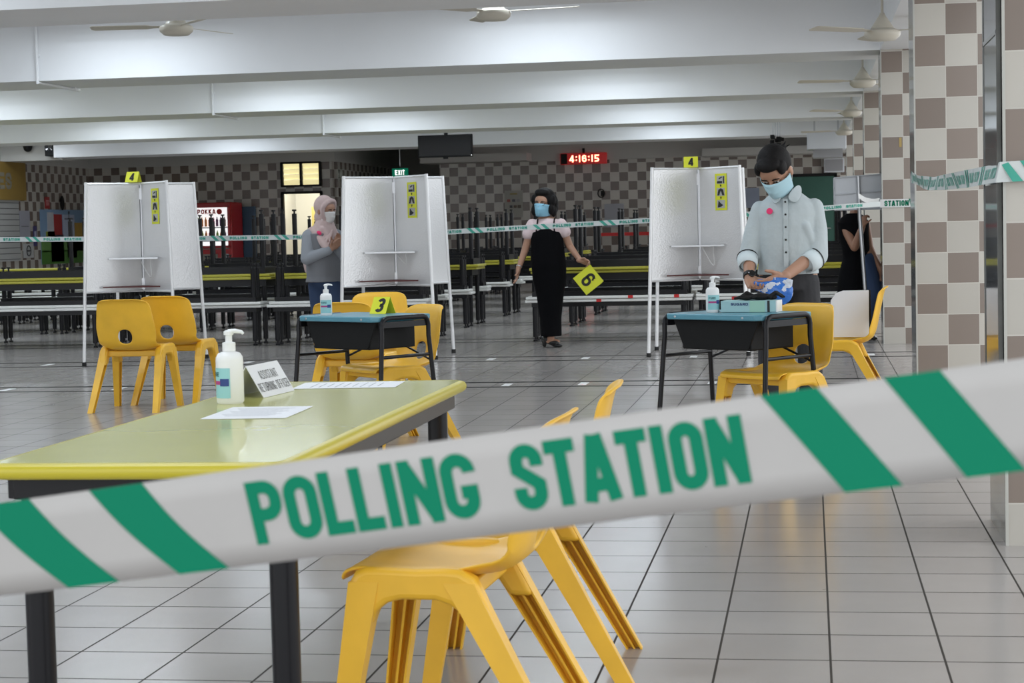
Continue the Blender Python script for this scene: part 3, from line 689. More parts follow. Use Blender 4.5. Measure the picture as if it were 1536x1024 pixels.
# white rounded board on the seat of the chair by the pillar
wb = thing('display_board', 'white round-cornered board standing on the seat of the chair by the pillar', 'board', (.235, 11.80, .432), R_(-4))
pl = [(-.115, 0), (.115, 0), (.115, .285), (-.04, .285), (-.085, .27), (-.115, .225)]
MB().prism(pl, P((0, -.02, 0), (1, 0, 0), (0, .06, 1)), .004).build('white_sheet', M['paper'], wb, bevel=.001)
MB().prism([(x*1.05, y*1.0+.001) for x, y in pl], P((.004, .012, 0), (1, 0, 0), (0, .06, 1)), .022).build('black_backing', M['black_matt'], wb, bevel=.004)

# ============================================================ BARRIER TAPES
g_o = [Vector((-.6515, 1.4463, .9282)), Vector((-.6343, 1.4445, .8545)), Vector((.1401, 1.3045, 1.0459)), Vector((.151, 1.3018, .9722))]
def big(s_, v, off=0):     # s along, v 0 bottom .. 1 top
    top = g_o[0].lerp(g_o[2], s_); bot = g_o[1].lerp(g_o[3], s_)
    p = bot.lerp(top, v); n = (g_o[2]-g_o[0]).cross(g_o[0]-g_o[1]).normalized()
    w_ = .0015*math.sin(s_*5.2+.6)*(v-.5)+.0008*math.sin(s_*7)
    return p+n*(off+w_)
bt = thing('barrier_tape', 'wide white and green POLLING STATION tape stretched across the foreground', 'tape')
mb = MB(); N = 60; s0, s1 = -.45, 1.45
for i in range(N+1):
    for j in range(5): mb.v.append(tuple(big(s0+(s1-s0)*i/N, j/4)))
for i in range(N):
    for j in range(4): mb.f.append((i*5+j, (i+1)*5+j, (i+1)*5+j+1, i*5+j+1))
tb = mb.build('tape_film', M['tape'], bt, smooth=True); so = tb.modifiers.new('film', 'SOLIDIFY'); so.thickness = .0002
for ta, tbb, ba, bb in ((-.0278, .0353, .0542, .1135), (.1046, .1648, .1812, .2364), (.7773, .8269, .8353, .8851), (.8839, .9314, .9383, .9876), (-.165, -.105, -.085, -.03), (1.40, 1.445, 1.449, 1.45)):
    gs = MB(); n = 10; bulge = .006 if ta < .5 else 0
    for i in range(n):
        v0, v1 = i/n, (i+1)/n
        def e(v, t_, b_): return b_+(t_-b_)*v+bulge*math.sin(v*PI)*-1
        q = [big(e(v0, ta, ba), v0, .0006), big(e(v0, tbb, bb), v0, .0006), big(e(v1, tbb, bb), v1, .0006), big(e(v1, ta, ba), v1, .0006)]
        gs.add(q, [(0, 1, 2, 3)])
    gs.build('printed_stripe', M['green'], bt)
LEN = (g_o[2]-g_o[0]).length
def word(txt, sa, sb, va, vb, th):
    wd = (sb-sa)*LEN; hh = (vb-va)*.0757
    m_ = MB(); lettering(m_, txt, wd, hh, th, lambda x, y: big(sa+x/LEN, va+y/.0757, .0007), gap=.085)
    return m_.build('printed_lettering', M['green'], bt)
word('POLLING', .2720, .5050, .20, .855, .0102); word('STATION', .5390, .7570, .20, .855, .0102)
word('POLLING', 1.02, 1.24, .20, .855, .0102)

def far_tape(label, pts, h, pr, words=True, phase=0, tw=0):
    """thin strip through pts, printed with small stripes and words"""
    t = thing('barrier_tape', label, 'tape'); pts = [Vector(p) for p in pts]
    L = [0]
    for a, b in zip(pts, pts[1:]): L.append(L[-1]+(b-a).length)
    def at(s_):
        for i in range(len(L)-1):
            if s_ <= L[i+1] or i == len(L)-2:
                q = (s_-L[i])/(L[i+1]-L[i]); return pts[i].lerp(pts[i+1], q), (pts[i+1]-pts[i]).normalized()
    def S(s_, v, off=0):
        p, d_ = at(s_); n = Vector((d_.y, -d_.x, 0)).normalized(); u_ = Vector((0, 0, 1)); a = tw*math.sin(s_*2.1)
        vv = (u_*math.cos(a)+n*math.sin(a)); nn = n*math.cos(a)-u_*math.sin(a)
        return p+vv*(v-.5)*h+nn*off
    mb = MB(); n = max(8, int(L[-1]*8))
    for i in range(n+1):
        for v in (0, 1): mb.v.append(tuple(S(L[-1]*i/n, v)))
    for i in range(n): mb.f.append((2*i, 2*i+2, 2*i+3, 2*i+1))
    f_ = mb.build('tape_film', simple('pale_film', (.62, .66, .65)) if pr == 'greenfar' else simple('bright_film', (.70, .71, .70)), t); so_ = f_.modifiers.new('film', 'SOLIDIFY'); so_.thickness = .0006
    st = MB(); tx = MB(); s_ = phase
    while s_ < L[-1]-.45:
        for k in (0, .075):
            a = s_+k; MB().add([S(a+.05, 0, .002), S(a+.085, 0, .002), S(a+.035, 1, .002), S(a, 1, .002)], [(0, 1, 2, 3)]).build('printed_stripe', M[pr], t)
        if words:
            for wd, o_ in (('POLLING', .19), ('STATION', .40)):
                if s_+o_+.17 < L[-1]: lettering(tx, wd, .17, h*.55, .009, lambda x, y, o_=o_: S(s_+o_+x, .22+y/h, .0022))
        s_ += .62
    if tx.f: tx.build('printed_lettering', M[pr], t)
    return t
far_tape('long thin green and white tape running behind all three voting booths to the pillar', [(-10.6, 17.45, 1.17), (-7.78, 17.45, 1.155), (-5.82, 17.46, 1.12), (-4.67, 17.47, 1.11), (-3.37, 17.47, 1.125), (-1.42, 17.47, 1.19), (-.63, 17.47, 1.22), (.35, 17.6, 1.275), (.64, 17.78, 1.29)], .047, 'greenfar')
ct = far_tape('short tape lettered STATION taped round the second pillar', [(.64, 17.852, 1.295), (.95, 17.852, 1.295)], .075, 'green', words=False, phase=9)
fr3 = P((.665, 17.8495, 1.268), (1, 0, 0), (0, 0, 1))
lettering(MB(), 'STATION', .22, .052, .012, lambda x, y: fr3 @ Vector((x+.015, y, 0))).build('printed_lettering', M['green'], ct)
MB().prism([(0, 0), (.05, 0), (.03, .075), (-.02, .075)], P((.92, 17.849, 1.258), (1, 0, 0), (0, 0, 1)), .001).build('printed_stripe', M['green'], ct)
far_tape('loose knotted tape end hanging left of the second pillar', [(.44, 17.62, 1.37), (.50, 17.68, 1.33), (.57, 17.74, 1.315), (.63, 17.80, 1.325)], .045, 'green', phase=.02, tw=.9)
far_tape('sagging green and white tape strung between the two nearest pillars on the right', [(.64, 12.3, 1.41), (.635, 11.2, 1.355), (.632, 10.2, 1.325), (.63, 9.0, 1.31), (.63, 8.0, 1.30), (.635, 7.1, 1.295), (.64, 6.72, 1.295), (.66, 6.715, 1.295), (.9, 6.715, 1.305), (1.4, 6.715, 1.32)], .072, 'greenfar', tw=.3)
# ============================================================ CEILING AND WALL THINGS
def make_fan(label, loc, rz, blades=3, drop=1.0):
    t = thing('ceiling_fan', label, 'fan', loc, rz)
    MB().lathe((0, 0, 0), [(.01, -.075), (.10, -.07), (.135, -.04), (.14, -.015), (.135, 0), (.11, .012), (.095, .02)], 28).build('motor_housing', M['fan'], t, smooth=True)
    MB().lathe((0, 0, 0), [(.09, .02), (.085, .03), (.02, .13), (.018, .14)], 24).build('canopy_cone', M['fan'], t, smooth=True)
    MB().lathe((0, 0, 0), [(.011, .12), (.011, drop)], 10).build('down_rod', M['fan'], t, smooth=True)
    for k in range(blades):
        a = 2*PI*k/blades; mt = Matrix.Rotation(a, 4, 'Z') @ Matrix.Rotation(.16, 4, 'X')
        MB().prism([(.12, -.02), (.20, -.03), (.24, -.055), (.68, -.065), (.70, -.04), (.70, .04), (.68, .06), (.24, .055), (.20, .03), (.12, .02)], mt, .006).build('blade', M['fan'], t, bevel=.002)
    return t
make_fan('cream ceiling fan at the upper left, two blades visible below the beam', (-5.11, 15.1, 2.86), R_(190), 3, .862)
make_fan('cream ceiling fan at the top centre, cut by the top of the photo', (-2.47, 15.1, 2.875), R_(-8), 3, .847)
for i, (y, lb) in enumerate(((15.1, 'nearest cream ceiling fan in the line along the pillars'), (20.6, 'second nearest cream fan in the line along the pillars'), (26.2, 'third cream fan in the line along the pillars'), (31.8, 'farthest cream fan in the line along the pillars'))):
    make_fan(lb, (.575, y, (2.60, 2.62, 2.62, 2.62)[i]), R_((100, 75, 100, 60)[i]), 3, 1.1)
for y, z0 in ((17.86, 3.5), (23.42, 3.3), (28.98, 3.2)):
    tag(MB().tube([(-7.47, y-.025, 3.7), (-7.47, y-.025, ZB-.02), (-7.47, y+1.05, ZB-.02)], .016, 8).box((-7.47, y-.012, 2.95), (.05, .03, .03)).box((-7.47, y+.9, ZB-.014), (.05, .03, .03)).build('conduit_pipe', M['plaster'], None), {17.86: 'white conduit bent under the nearest visible beam, upper left', 23.42: 'white conduit bent under the middle beam, left of centre', 28.98: 'white conduit bent under the far beam, above the middle booth'}[y], 'pipe', 'conduits down the beams')
tv = thing('television', 'black flat television hung below the far beam near the centre', 'television', (-6.43, 33.6, 2.65), R_(-3))
MB().box((0, 0, 0), (1.0, .07, .40)).build('casing', M['black_matt'], tv, bevel=.008)
MB().box((0, -.037, .005), (.95, .004, .35)).build('screen', M['screen'], tv)
MB().box((0, .06, .57), (.06, .05, 1.0)).box((0, 0, -.215), (.08, .05, .03)).build('bracket', M['black_matt'], tv)
MB().box((.485, -.04, -.175), (.016, .004, .016)).build('standby_light', M['whitelit'], tv)
ck = thing('digital_clock', 'red LED wall clock reading 4:16:15 high on the back wall', 'clock', (-4.77, 40.645, 2.61), 0)
MB().box((0, 0, 0), (1.0, .10, .24)).build('casing', M['ledback'], ck, bevel=.01)
MB().box((-.42, -.052, 0), (.14, .006, .22)).build('sensor_cover', M['black_matt'], ck); MB().box((0, 0, .16), (.05, .05, .12)).build('mount', M['black_matt'], ck)
lettering(MB(), '4:16:15', .64, .15, .028, lambda x, y: Vector((x-.30, -.056, y-.075)), gap=.34).build('digits', M['led'], ck)
ex = thing('exit_sign', 'green illuminated EXIT sign over the recess behind the middle booth', 'sign', (-9.13, 42.2, 2.47), 0)
MB().box((0, 0, 0), (.36, .06, .19)).build('sign_box', M['exit'], ex, bevel=.004)
lettering(MB(), 'EXIT', .22, .11, .020, lambda x, y: Vector((x-.11, -.034, y-.055))).build('letters', M['whitelit'], ex)
MB().box((0, 0, .7), (.02, .02, 1.1)).build('hanger', M['steel'], ex)
# air-conditioning boxes near the pillars
ac = thing('air_conditioner', 'pale boxy air-conditioning unit high at the far end of the pillars', 'air conditioner', (.30, 33.2, 2.52), 0)
MB().box((0, 0, 0), (.66, .8, .30)).build('casing', M['greyboard'], ac, bevel=.015)
MB().box((.02, .0, -.22), (.50, .6, .14)).build('grille', simple('grey_grille', (.30, .30, .31)), ac)
for x in (-.2, .2): MB().box((x, 0, .67), (.03, .03, 1.05)).build('hanger', M['steel'], ac)
e_ = thing('meter_box', 'small grey box on the end wall below the air conditioner', 'box', (.52, 40.7, 1.0+1.32), 0)
MB().box((0, 0, 0), (.42, .2, .30)).build('casing', M['greyboard'], e_, bevel=.008); MB().box((0, -.11, 0), (.36, .01, .24)).build('box_door', simple('grey_grille', (.3, .3, .31)), e_)
lk = thing('power_lead', 'bunch of dark wires and a plug cluster hanging from the ceiling by the pillars', 'wires', (-.62, 34.0, 2.60), 0)
g = MB()
for i in range(4): MB().tube([(.04*i, 0, .05), (.04*i, 0, 1.125)], .008, 6).build('wire', M['steel'], lk)
g = MB(); random.seed(3)
for i in range(8): g.box((random.uniform(-.08, .18), random.uniform(-.04, .04), random.uniform(-.09, .06)), (.09, .06, .06), random.uniform(0, 3))
g.build('plug_cluster', M['black_matt'], lk)
cd = thing('wall_speaker', 'small black box on the soffit in the upper left corner', 'speaker', (-14.37, 34.83, 2.90), 0)
MB().box((0, 0, 0), (.18, .2, .32)).build('casing', M['black_matt'], cd, bevel=.01); MB().lathe((0, -.1, 0), [(.07, 0), (.07, .01), (.03, .004)], 16, (0, -1, 0)).build('speaker_cone', M['glass'], cd)
cm = thing('security_camera', 'small dark camera on the white soffit at the upper left', 'camera', (-14.85, 34.85, 2.90), 0)
MB().box((0, 0, .08), (.1, .1, .05)).lathe((0, 0, 0), [(.02, -.06), (.07, -.03), (.09, .04), (.09, .06)], 16).build('camera_housing', M['black_matt'], cm, smooth=True)
# vending machine against the left back wall
vm = thing('vending_machine', 'red drinks vending machine with a lit display by the back wall', 'vending machine', (-12.5, 38.9, 0), 0)
MB().box((0, 0, .92), (1.06, .8, 1.84)).build('cabinet', M['red_metal'], vm, bevel=.02)
MB().box((.03, -.405, 1.33), (.86, .02, .82)).build('lit_display', M['vend_lit'], vm)
MB().box((-.43, -.42, 1.33), (.05, .03, .84)).box((.48, -.42, 1.33), (.05, .03, .84)).box((.03, -.42, 1.76), (.94, .03, .05)).box((.03, -.42, .91), (.94, .03, .05)).build('display_frame', M['red_metal'], vm)
lettering(MB(), 'POKKA', .40, .10, .024, lambda x, y: Vector((x-.20, -.420, y+1.60))).build('brand_lettering', M['red'], vm)
MB().lathe((.28, -.418, 1.645), [(.06, 0), (.06, .004), (.0, .005)], 16, (0, -1, 0)).build('logo', M['red'], vm)
for zz in (1.33, 1.05):
    MB().box((.03, -.43, zz-.015), (.86, .04, .03)).build('shelf', M['alu'], vm)
cols = [(.25, .40, .03), (.30, .45, .05), (.22, .38, .05), (.75, .25, .05), (.8, .3, .08), (.7, .2, .05), (.5, .05, .2), (.15, .03, .12), (.12, .03, .15), (.2, .1, .05)]
for r_, zz in enumerate((1.34, 1.06)):
    for i in range(10):
        c_ = cols[i] if r_ == 0 else cols[(i*3+1) % 10]
        MB().lathe((-.34+.082*i, -.45, zz), [(.027, 0), (.027, .13), (.012, .165), (.012, .195)], 8).build('display_bottle', simple('drink_%d' % cols.index(c_), c_, .3), vm, smooth=True)
MB().box((.03, -.41, .87), (.86, .012, .02)).box((-.1, -.41, .48), (.62, .012, .56)).build('lower_panel', simple('machine_poster', (.22, .20, .16)), vm)
MB().box((.38, -.42, .68), (.16, .02, .16)).box((.38, -.42, .38), (.2, .02, .1)).build('coin_panel', simple('grey_grille', (.3, .3, .31)), vm)
MB().box((0, -.41, .15), (.9, .012, .2)).build('delivery_flap', M['black_matt'], vm)
bb = thing('panel_board', 'blue-grey upright panel beside the red vending machine', 'panel', (-11.86, 39.43, .877), 0)
MB().box((0, 0, 0), (.28, .08, 1.75)).build('panel', simple('slate_blue', (.06, .12, .19)), bb, bevel=.005)
# shutter, signboard and posters on the left wall
struct('window_2', MB().box((-15.435, 34.0, 1.41), (.03, 3.3, 1.34)), M['shutter'])
sb = thing('signboard', 'mustard stall signboard above the shutter with grey letters GES', 'signboard', (-15.41, 33.9, 2.30), R_(90))
MB().box((0, 0, 0), (4.1, .06, .74)).build('board', simple('mustard_board', (.26, .165, .035)), sb)
lettering(MB(), 'GES', .95, .32, .075, lambda x, y: Vector((x+.40, -.035, y-.16))).build('letters', simple('grey_letter', (.22, .2, .15)), sb)
def poster(label, y, z, w_, h_, c, bits=(), x=-15.44):
    t = thing('poster', label, 'poster', (x, y, z), R_(90))
    MB().box((0, 0, 0), (w_, .008, h_)).build('sheet', simple('poster_%s' % str(c), c), t)
    for (bx, bz, bw, bh, bc) in bits:
        MB().box((bx*w_/2, -.006, bz*h_/2), (bw*w_, .004, bh*h_)).build('printed_panel', simple('poster_%s' % str(bc), bc), t)
    return t
mp = poster('large colourful picture panel on the left wall with sky and grass', 38.02, 1.20, 2.6, 1.12, (.22, .34, .50), [(0, -.75, 1, .25, (.07, .20, .03)), (0, -.3, 1, .25, (.13, .27, .07)), (-.6, .45, .13, .45, (.50, .51, .54)), (-.3, .45, .17, .38, (.38, .03, .03)), (.15, .4, .24, .42, (.45, .50, .62)), (.62, .1, .24, .42, (.52, .32, .06)), (-.35, -.42, .26, .5, (.045, .025, .05)), (.25, -.4, .2, .4, (.50, .50, .52)), (.6, -.32, .25, .2, (.03, .12, .30)), (-.62, 0, .18, .2, (.3, .36, .05))])
g = MB(); g.prism([(-.24, .0), (.24, .0), (.24, .02), (-.24, .02)], P((.2, -.012, .36), (1, 0, 0), (0, 0, 1)), .004); g.prism([(-.012, -.2), (.012, -.2), (.012, .1), (-.012, .1)], P((.2, -.012, .36), (1, 0, 0), (0, 0, 1)), .004); g.lathe((.2, -.012, .5), [(.035, 0), (.035, .004)], 12, (0, -1, 0)); g.prism([(-.04, -.24), (.04, -.24), (.03, -.1), (-.03, -.1)], P((.2, -.012, .36), (1, 0, 0), (0, 0, 1)), .004)
g.build('printed_figure', M['ink'], mp)
poster('small red notice above the colourful panel on the left wall', 37.12, 1.90, .24, .24, (.35, .02, .02), [(0, .3, .6, .12, (.6, .3, .3)), (0, -.2, .6, .3, (.55, .2, .2))])
poster('grey notice sheet beside the shutter', 35.95, 1.42, .50, .62, (.33, .33, .37), [(0, .0, .7, .02, (.1, .1, .1))])
no = poster('square white sign with a black ring low beside the shutter', 36.08, .93, .50, .28, (.42, .42, .41))
R = []
MB().tube([(.1*math.cos(a*PI/10), -.008, .1*math.sin(a*PI/10)) for a in range(20)], .012, 6, closed=True).box((0, -.008, 0), (.13, .006, .03)).build('printed_ring', M['ink'], no)
poster('narrow dark violet notice beside the colourful panel', 36.44, 1.22, .16, .40, (.05, .04, .14), [(0, 0, .5, .5, (.4, .4, .5))])
cr = thing('wall_ornament', 'small dark ornament on the left wall above the colourful panel', 'ornament', (-15.43, 37.85, 1.90), R_(90))
MB().tube([(.07*math.cos(a*PI/8), -.02, .13*math.sin(a*PI/8)) for a in range(16)], .018, 6, closed=True).box((0, -.02, 0), (.05, .02, .3)).build('ornament', M['black_matt'], cr)
def wposter(label, x, z, w_, h_, c, bits=(), y=40.79, cat='poster'):
    t = thing('poster', label, cat, (x, y, z), 0)
    MB().box((0, 0, 0), (w_, .008, h_)).build('sheet', simple('poster_%s' % str(c), c), t)
    for (bx, bz, bw, bh, bc) in bits: MB().box((bx*w_/2, -.006, bz*h_/2), (bw*w_, .004, bh*h_)).build('printed_panel', simple('poster_%s' % str(bc), bc), t)
wposter('pale poster with small round symbols, left of the woman in black', -6.33, 1.68, .40, .58, (.34, .33, .29), [(-.55, .25, .18, .1, (.3, .08, .06)), (0, .25, .18, .1, (.08, .08, .1)), (.5, .25, .18, .1, (.25, .25, .24)), (-.3, -.2, .16, .1, (.05, .05, .06)), (.15, -.2, .18, .1, (.1, .07, .05)), (.6, -.2, .2, .12, (.1, .08, .06)), (0, .75, .4, .05, (.25, .2, .05))])
wposter('pale notice sheet on the back wall right of the woman in black', -4.15, 1.38, .42, .50, (.36, .37, .40))
wposter('bluish notice sheet on the back wall behind the right booth', -1.2, 1.68, .30, .42, (.22, .25, .32))
wf = thing('wall_hook', 'round dark wire hook on the back wall tiles under the clock', 'hook', (-4.42, 40.76, 1.86), 0)
MB().tube([(.07*math.cos(a*PI/6), -.02, .09*math.sin(a*PI/6)) for a in range(12)], .014, 6, closed=True).box((.03, -.02, 0), (.07, .03, .11)).build('hook', M['black_matt'], wf)
rr_ = thing('railing', 'red rail along the back wall behind the upturned tables', 'rail', (-3.1, 39.6, .0), 0)
MB().box((0, 0, .98), (2.7, .05, .07)).build('rail', M['red'], rr_); 
for x in (-1.3, 0, 1.3): MB().box((x, 0, .475), (.05, .05, .95)).build('post', M['steel'], rr_)
# glazed notice panel on the near pillar
nb = thing('glazed_panel', 'tall glossy glass notice panel on the side of the nearest pillar', 'panel', (.652, 7.04, 1.5), 0)
MB().box((0, 0, 0), (.014, .50, 1.9)).build('glass_pane', mat('mirror_like_glass', (.16, .17, .18), .07, metal=.5), nb)
fm = MB()
for yy in (-.255, .255): fm.box((-.002, yy, 0), (.016, .014, 1.93))
for zz in (-.96, .28, .96): fm.box((-.002, 0, zz), (.016, .52, .014))
fm.build('metal_frame', M['col_left'], nb)
for z, h_ in ((.55, .50), (1.62+.65, .9)):
    pass
for x, y, z, lb in ((.60, 12.338, 1.74, 'ochre tape mark on the second nearest pillar'), (.60, 17.858, 1.85, 'ochre tape mark on the third pillar')):
    tag(MB().box((.661+.17, y, z), (.022, .003, .085)).build('tape_mark', simple('ochre_stain', (.42, .30, .10)), None), lb, 'tape mark')
# white tape marks on the floor
k = 0
for (px_, py_) in ((-4.35, 13.75), (-2.21, 13.72), (-1.65, 13.75), (-.71, 13.72), (.46, 13.74), (-5.2, 13.75), (-6.1, 13.75), (-2.79, 16.46), (-1.95, 16.46), (-1.01, 16.46), (-.1, 16.46), (-3.65, 16.46), (-5.0, 16.46), (-6.9, 16.46), (.5, 16.46)):
    o = MB().box((0, 0, 0), (.06, .20, .0012)).build('floor_marker', M['white'], None); o.location = (px_, py_, .0008)
    tag(o, 'short white tape strip on the floor between two dark joints, %s' % ('nearer row' if py_ < 15 else 'row by the booths'), 'tape mark', 'white tape strips %s' % ('on the nearer pair of joints' if py_ < 15 else 'on the farther pair of joints'))
#PEOPLE
# ============================================================ PEOPLE
def xform(mb, n0, mt):
    for i in range(n0, len(mb.v)): mb.v[i] = tuple(mt @ Vector(mb.v[i]))
def hand(mb, wrist, fwd, side, curl=.5, k=1., spread=.06, thumb=.4):
    """palm and five fingers; fwd = towards the fingertips, side = thumb side; curls towards the palm"""
    fwd = Vector(fwd).normalized(); side = Vector(side); side = (side-fwd*side.dot(fwd)).normalized(); dn = fwd.cross(side).normalized()
    w_ = Vector(wrist); fr = Matrix(((side.x, fwd.x, dn.x, w_.x), (side.y, fwd.y, dn.y, w_.y), (side.z, fwd.z, dn.z, w_.z), (0, 0, 0, 1)))
    n0 = len(mb.v)
    mb.ell((0, .045*k, 0), (.040*k, .052*k, .016*k)); mb.caps((-.022*k, .02*k, 0), (-.028*k, .078*k, .002), .014*k, .013*k); mb.caps((.022*k, .02*k, 0), (.028*k, .078*k, .002), .015*k, .012*k)
    mb.caps((0, -.02*k, 0), (0, .03*k, 0), .026*k, .024*k)
    for i, (x, L_, y0) in enumerate(((.030, .068, .080), (.010, .077, .085), (-.011, .071, .082), (-.030, .055, .074))):
        c_ = curl*(1+.12*i); p = Vector((x*k, y0*k, 0)); a = 0
        for q, (f_, r_) in enumerate(((.45, .0088), (.31, .0080), (.24, .0070))):
            a += c_*(.8 if q == 0 else 1.)
            d = Vector((x*spread*8, math.cos(a), math.sin(a))).normalized(); e = p+d*L_*f_*k
            mb.caps(p, e, r_*k, r_*.9*k, 10); p = e
    p = Vector((.030*k, .018*k, .002)); mb.caps(p*.5, p, .018*k, .015*k, 10)
    for L_, r_, tx, tz in ((.042, .0125, .75, thumb), (.032, .0100, .45, thumb*1.6)):
        d = Vector((tx, .8, tz)).normalized(); e = p+d*L_*k; mb.caps(p, e, r_*k, r_*.85*k, 10); p = e
    xform(mb, n0, fr)
def skull(mb, mt, k=1.):
    n0 = len(mb.v)
    mb.ell((0, .012, .022), (.076, .092, .094), 24, 16); mb.ell((0, -.022, -.045), (.058, .066, .068), 20, 14); mb.ell((0, -.062, -.092), (.024, .020, .018))
    mb.ell((0, -.052, .03), (.060, .035, .050)); mb.caps((0, -.086, .012), (0, -.104, -.022), .009, .013); mb.ell((.013, -.092, -.026), (.010, .010, .008)); mb.ell((-.013, -.092, -.026), (.010, .010, .008))
    mb.caps((-.018, -.084, -.056), (.018, -.084, -.056), .008, .008); mb.caps((-.040, -.076, .022), (.040, -.076, .022), .010, .010)
    for s_ in (-1, 1):
        mb.ell((s_*.043, -.050, -.020), (.017, .017, .017)); mb.ell((s_*.078, .010, -.012), (.010, .020, .031))
    xform(mb, n0, mt @ Matrix.Scale(k, 4))
def face_bits(par, mt, k, hairm, mask=None, glasses=False):
    S = mt @ Matrix.Scale(k, 4)
    for s_ in (-1, 1):
        e = MB().ell((s_*.031, -.0795, .008), (.0135, .0065, .0055)); xform(e, 0, S); e.build('eye', simple('eye_white', (.5, .48, .45), .3), par, smooth=True)
        e = MB().ell((s_*.031, -.0853, .008), (.0055, .002, .0052)); xform(e, 0, S); e.build('iris', M['ink'], par, smooth=True)
        e = MB().tube([(s_*.014, -.089, .026), (s_*.032, -.089, .031), (s_*.050, -.078, .025)], [.003, .0035, .002], 6); xform(e, 0, S); e.build('eyebrow', hairm, par, smooth=True)
    if mask:
        m_ = MB(); nu, nv = 22, 10
        for j in range(nv+1):
            v = j/nv; z = -.008-.098*v
            for i in range(nu+1):
                a = R_(-86+172*i/nu); bul = math.sin(v*PI)*.6+.4
                rx = .079-.014*v; ry = .086+.034*bul*math.cos(a)**2-.010*v
                pl_ = .0022*math.sin(v*PI*6)*math.cos(a)
                m_.v.append((rx*math.sin(a), -.004-ry*math.cos(a)-pl_, z+.020*math.cos(a)**2*(1-v)))
        for j in range(nv):
            for i in range(nu): m_.f.append((j*(nu+1)+i, j*(nu+1)+i+1, (j+1)*(nu+1)+i+1, (j+1)*(nu+1)+i))
        xform(m_, 0, S); mo = m_.build('face_mask', mask, par, smooth=True); so_ = mo.modifiers.new('t', 'SOLIDIFY'); so_.thickness = .002
        for s_ in (-1, 1):
            e = MB().tube([(s_*.070, -.010, -.015), (s_*.080, .022, .012), (s_*.083, .030, -.012), (s_*.066, -.006, -.075)], .0016, 5); xform(e, 0, S); e.build('ear_loop', M['white'], mo)
    if glasses:
        g = MB()
        for s_ in (-1, 1): g.tube([(s_*.031+.021*math.cos(a*PI/7), -.098, .008+.015*math.sin(a*PI/7)) for a in range(14)], .0016, 5, closed=True); g.tube([(s_*.053, -.096, .012), (s_*.080, .01, .010)], .0014, 5)
        g.tube([(-.010, -.1, .010), (.010, -.1, .010)], .0014, 5); xform(g, 0, S); g.build('glasses', M['ink'], par)
def headmat(c, pitch, yaw, roll=0): return Matrix.Translation(c) @ Matrix.Rotation(yaw, 4, 'Z') @ Matrix.Rotation(pitch, 4, 'X') @ Matrix.Rotation(roll, 4, 'Y')
def grow(secs, d): return [(x, y, z, rx+d, ry+d) for x, y, z, rx, ry in secs]
def limb(mb, pts, rs):
    for i in range(len(pts)-1): mb.caps(pts[i], pts[i+1], rs[i], rs[i+1], 16)
def yawed(mb, n0, a, c=(0, 0)): xform(mb, n0, Matrix.Translation((c[0], c[1], 0)) @ Matrix.Rotation(a, 4, 'Z') @ Matrix.Translation((-c[0], -c[1], 0)))
def shoe(par, heel, toe, m, heelh=.0, name='shoe'):
    h, t_ = Vector((*heel, 0)), Vector((*toe, 0)); d = (t_-h); L_ = d.length; d.normalize(); fr = P((h.x, h.y, 0), d, Vector((0, 0, 1)).cross(d))
    mb = MB(); n0 = 0
    mb.ell((L_*.20, 0, .035+heelh), (L_*.24, .032, .034)); mb.ell((L_*.52, 0, .030+heelh*.45), (L_*.32, .036, .026)); mb.ell((L_*.80, 0, .020), (L_*.22, .036, .019))
    if heelh: mb.caps((L_*.08, 0, .012), (L_*.10, 0, .05), .010, .018)
    else: mb.ell((L_*.5, 0, .010), (L_*.5, .040, .010))
    xform(mb, 0, fr); return fuse(name, mb, m, par, .005, 2)

# ---- the person in the pale blue shirt, head bowed over the pack
pa = thing('person', 'person in a rolled-sleeve pale blue shirt and mask, head bowed, opening a blue pack', 'person', (-.125, 10.82, 0), 0)
ts = [(.0, .02, .80, .150, .105), (0, .015, .90, .150, .105), (-.003, .0, 1.02, .148, .108), (0, 0, 1.12, .155, .110), (0, .0, 1.19, .160, .105), (0, 0, 1.245, .142, .090), (-.005, -.005, 1.30, .085, .068)]
hm = headmat((-.062, -.10, 1.425), R_(47), R_(-18), R_(-4)); HK = 1.10
bd = MB(); bd.loft(ts); skull(bd, hm, HK); bd.caps((0, .01, 1.26), (-.045, -.04, 1.37), .058, .056)
AL = [(-.150, .0, 1.215), (-.212, -.03, .985), (-.213, -.20, .850)]; AR = [(.150, .0, 1.220), (.160, -.04, .965), (-.018, -.225, .842)]
limb(bd, AL, [.048, .043, .027]); limb(bd, AR, [.048, .044, .029])
hand(bd, (-.212, -.21, .842), (.30, -.62, -.55), (1, .25, -.1), .55, 1.02)
hand(bd, (-.028, -.235, .838), (-.80, -.38, -.38), (.15, -.25, 1), .42, 1.06, thumb=.1)
for s_, kx in ((-1, -.01), (1, .02)): limb(bd, [(s_*.085, .02, .84), (s_*.095+kx, .0, .47), (s_*.10+kx, .03, .08)], [.080, .055, .042])
bo = fuse('body', bd, M['skin'], pa, .0045, 3)
face_bits(pa, hm, HK, M['hair'], M['mask_pale'])
hr = MB(); n0 = 0
hr.ell((0, .030, .036), (.086, .092, .100), 24, 16); hr.ell((0, .060, .0), (.070, .055, .085)); hr.ell((0, -.038, .088), (.064, .048, .032)); hr.ell((.062, -.03, .055), (.022, .04, .035)); hr.ell((-.062, -.03, .055), (.022, .04, .035))
hr.ell((.02, .118, .035), (.026, .024, .024)); hr.caps((.02, .13, .04), (.045, .150, .06), .010, .003); hr.caps((.02, .13, .04), (-.005, .152, .055), .009, .003); hr.caps((.02, .13, .03), (.06, .145, .04), .008, .003)
xform(hr, 0, hm @ Matrix.Scale(HK, 4)); fuse('hair', hr, M['hair'], pa, .005, 2)
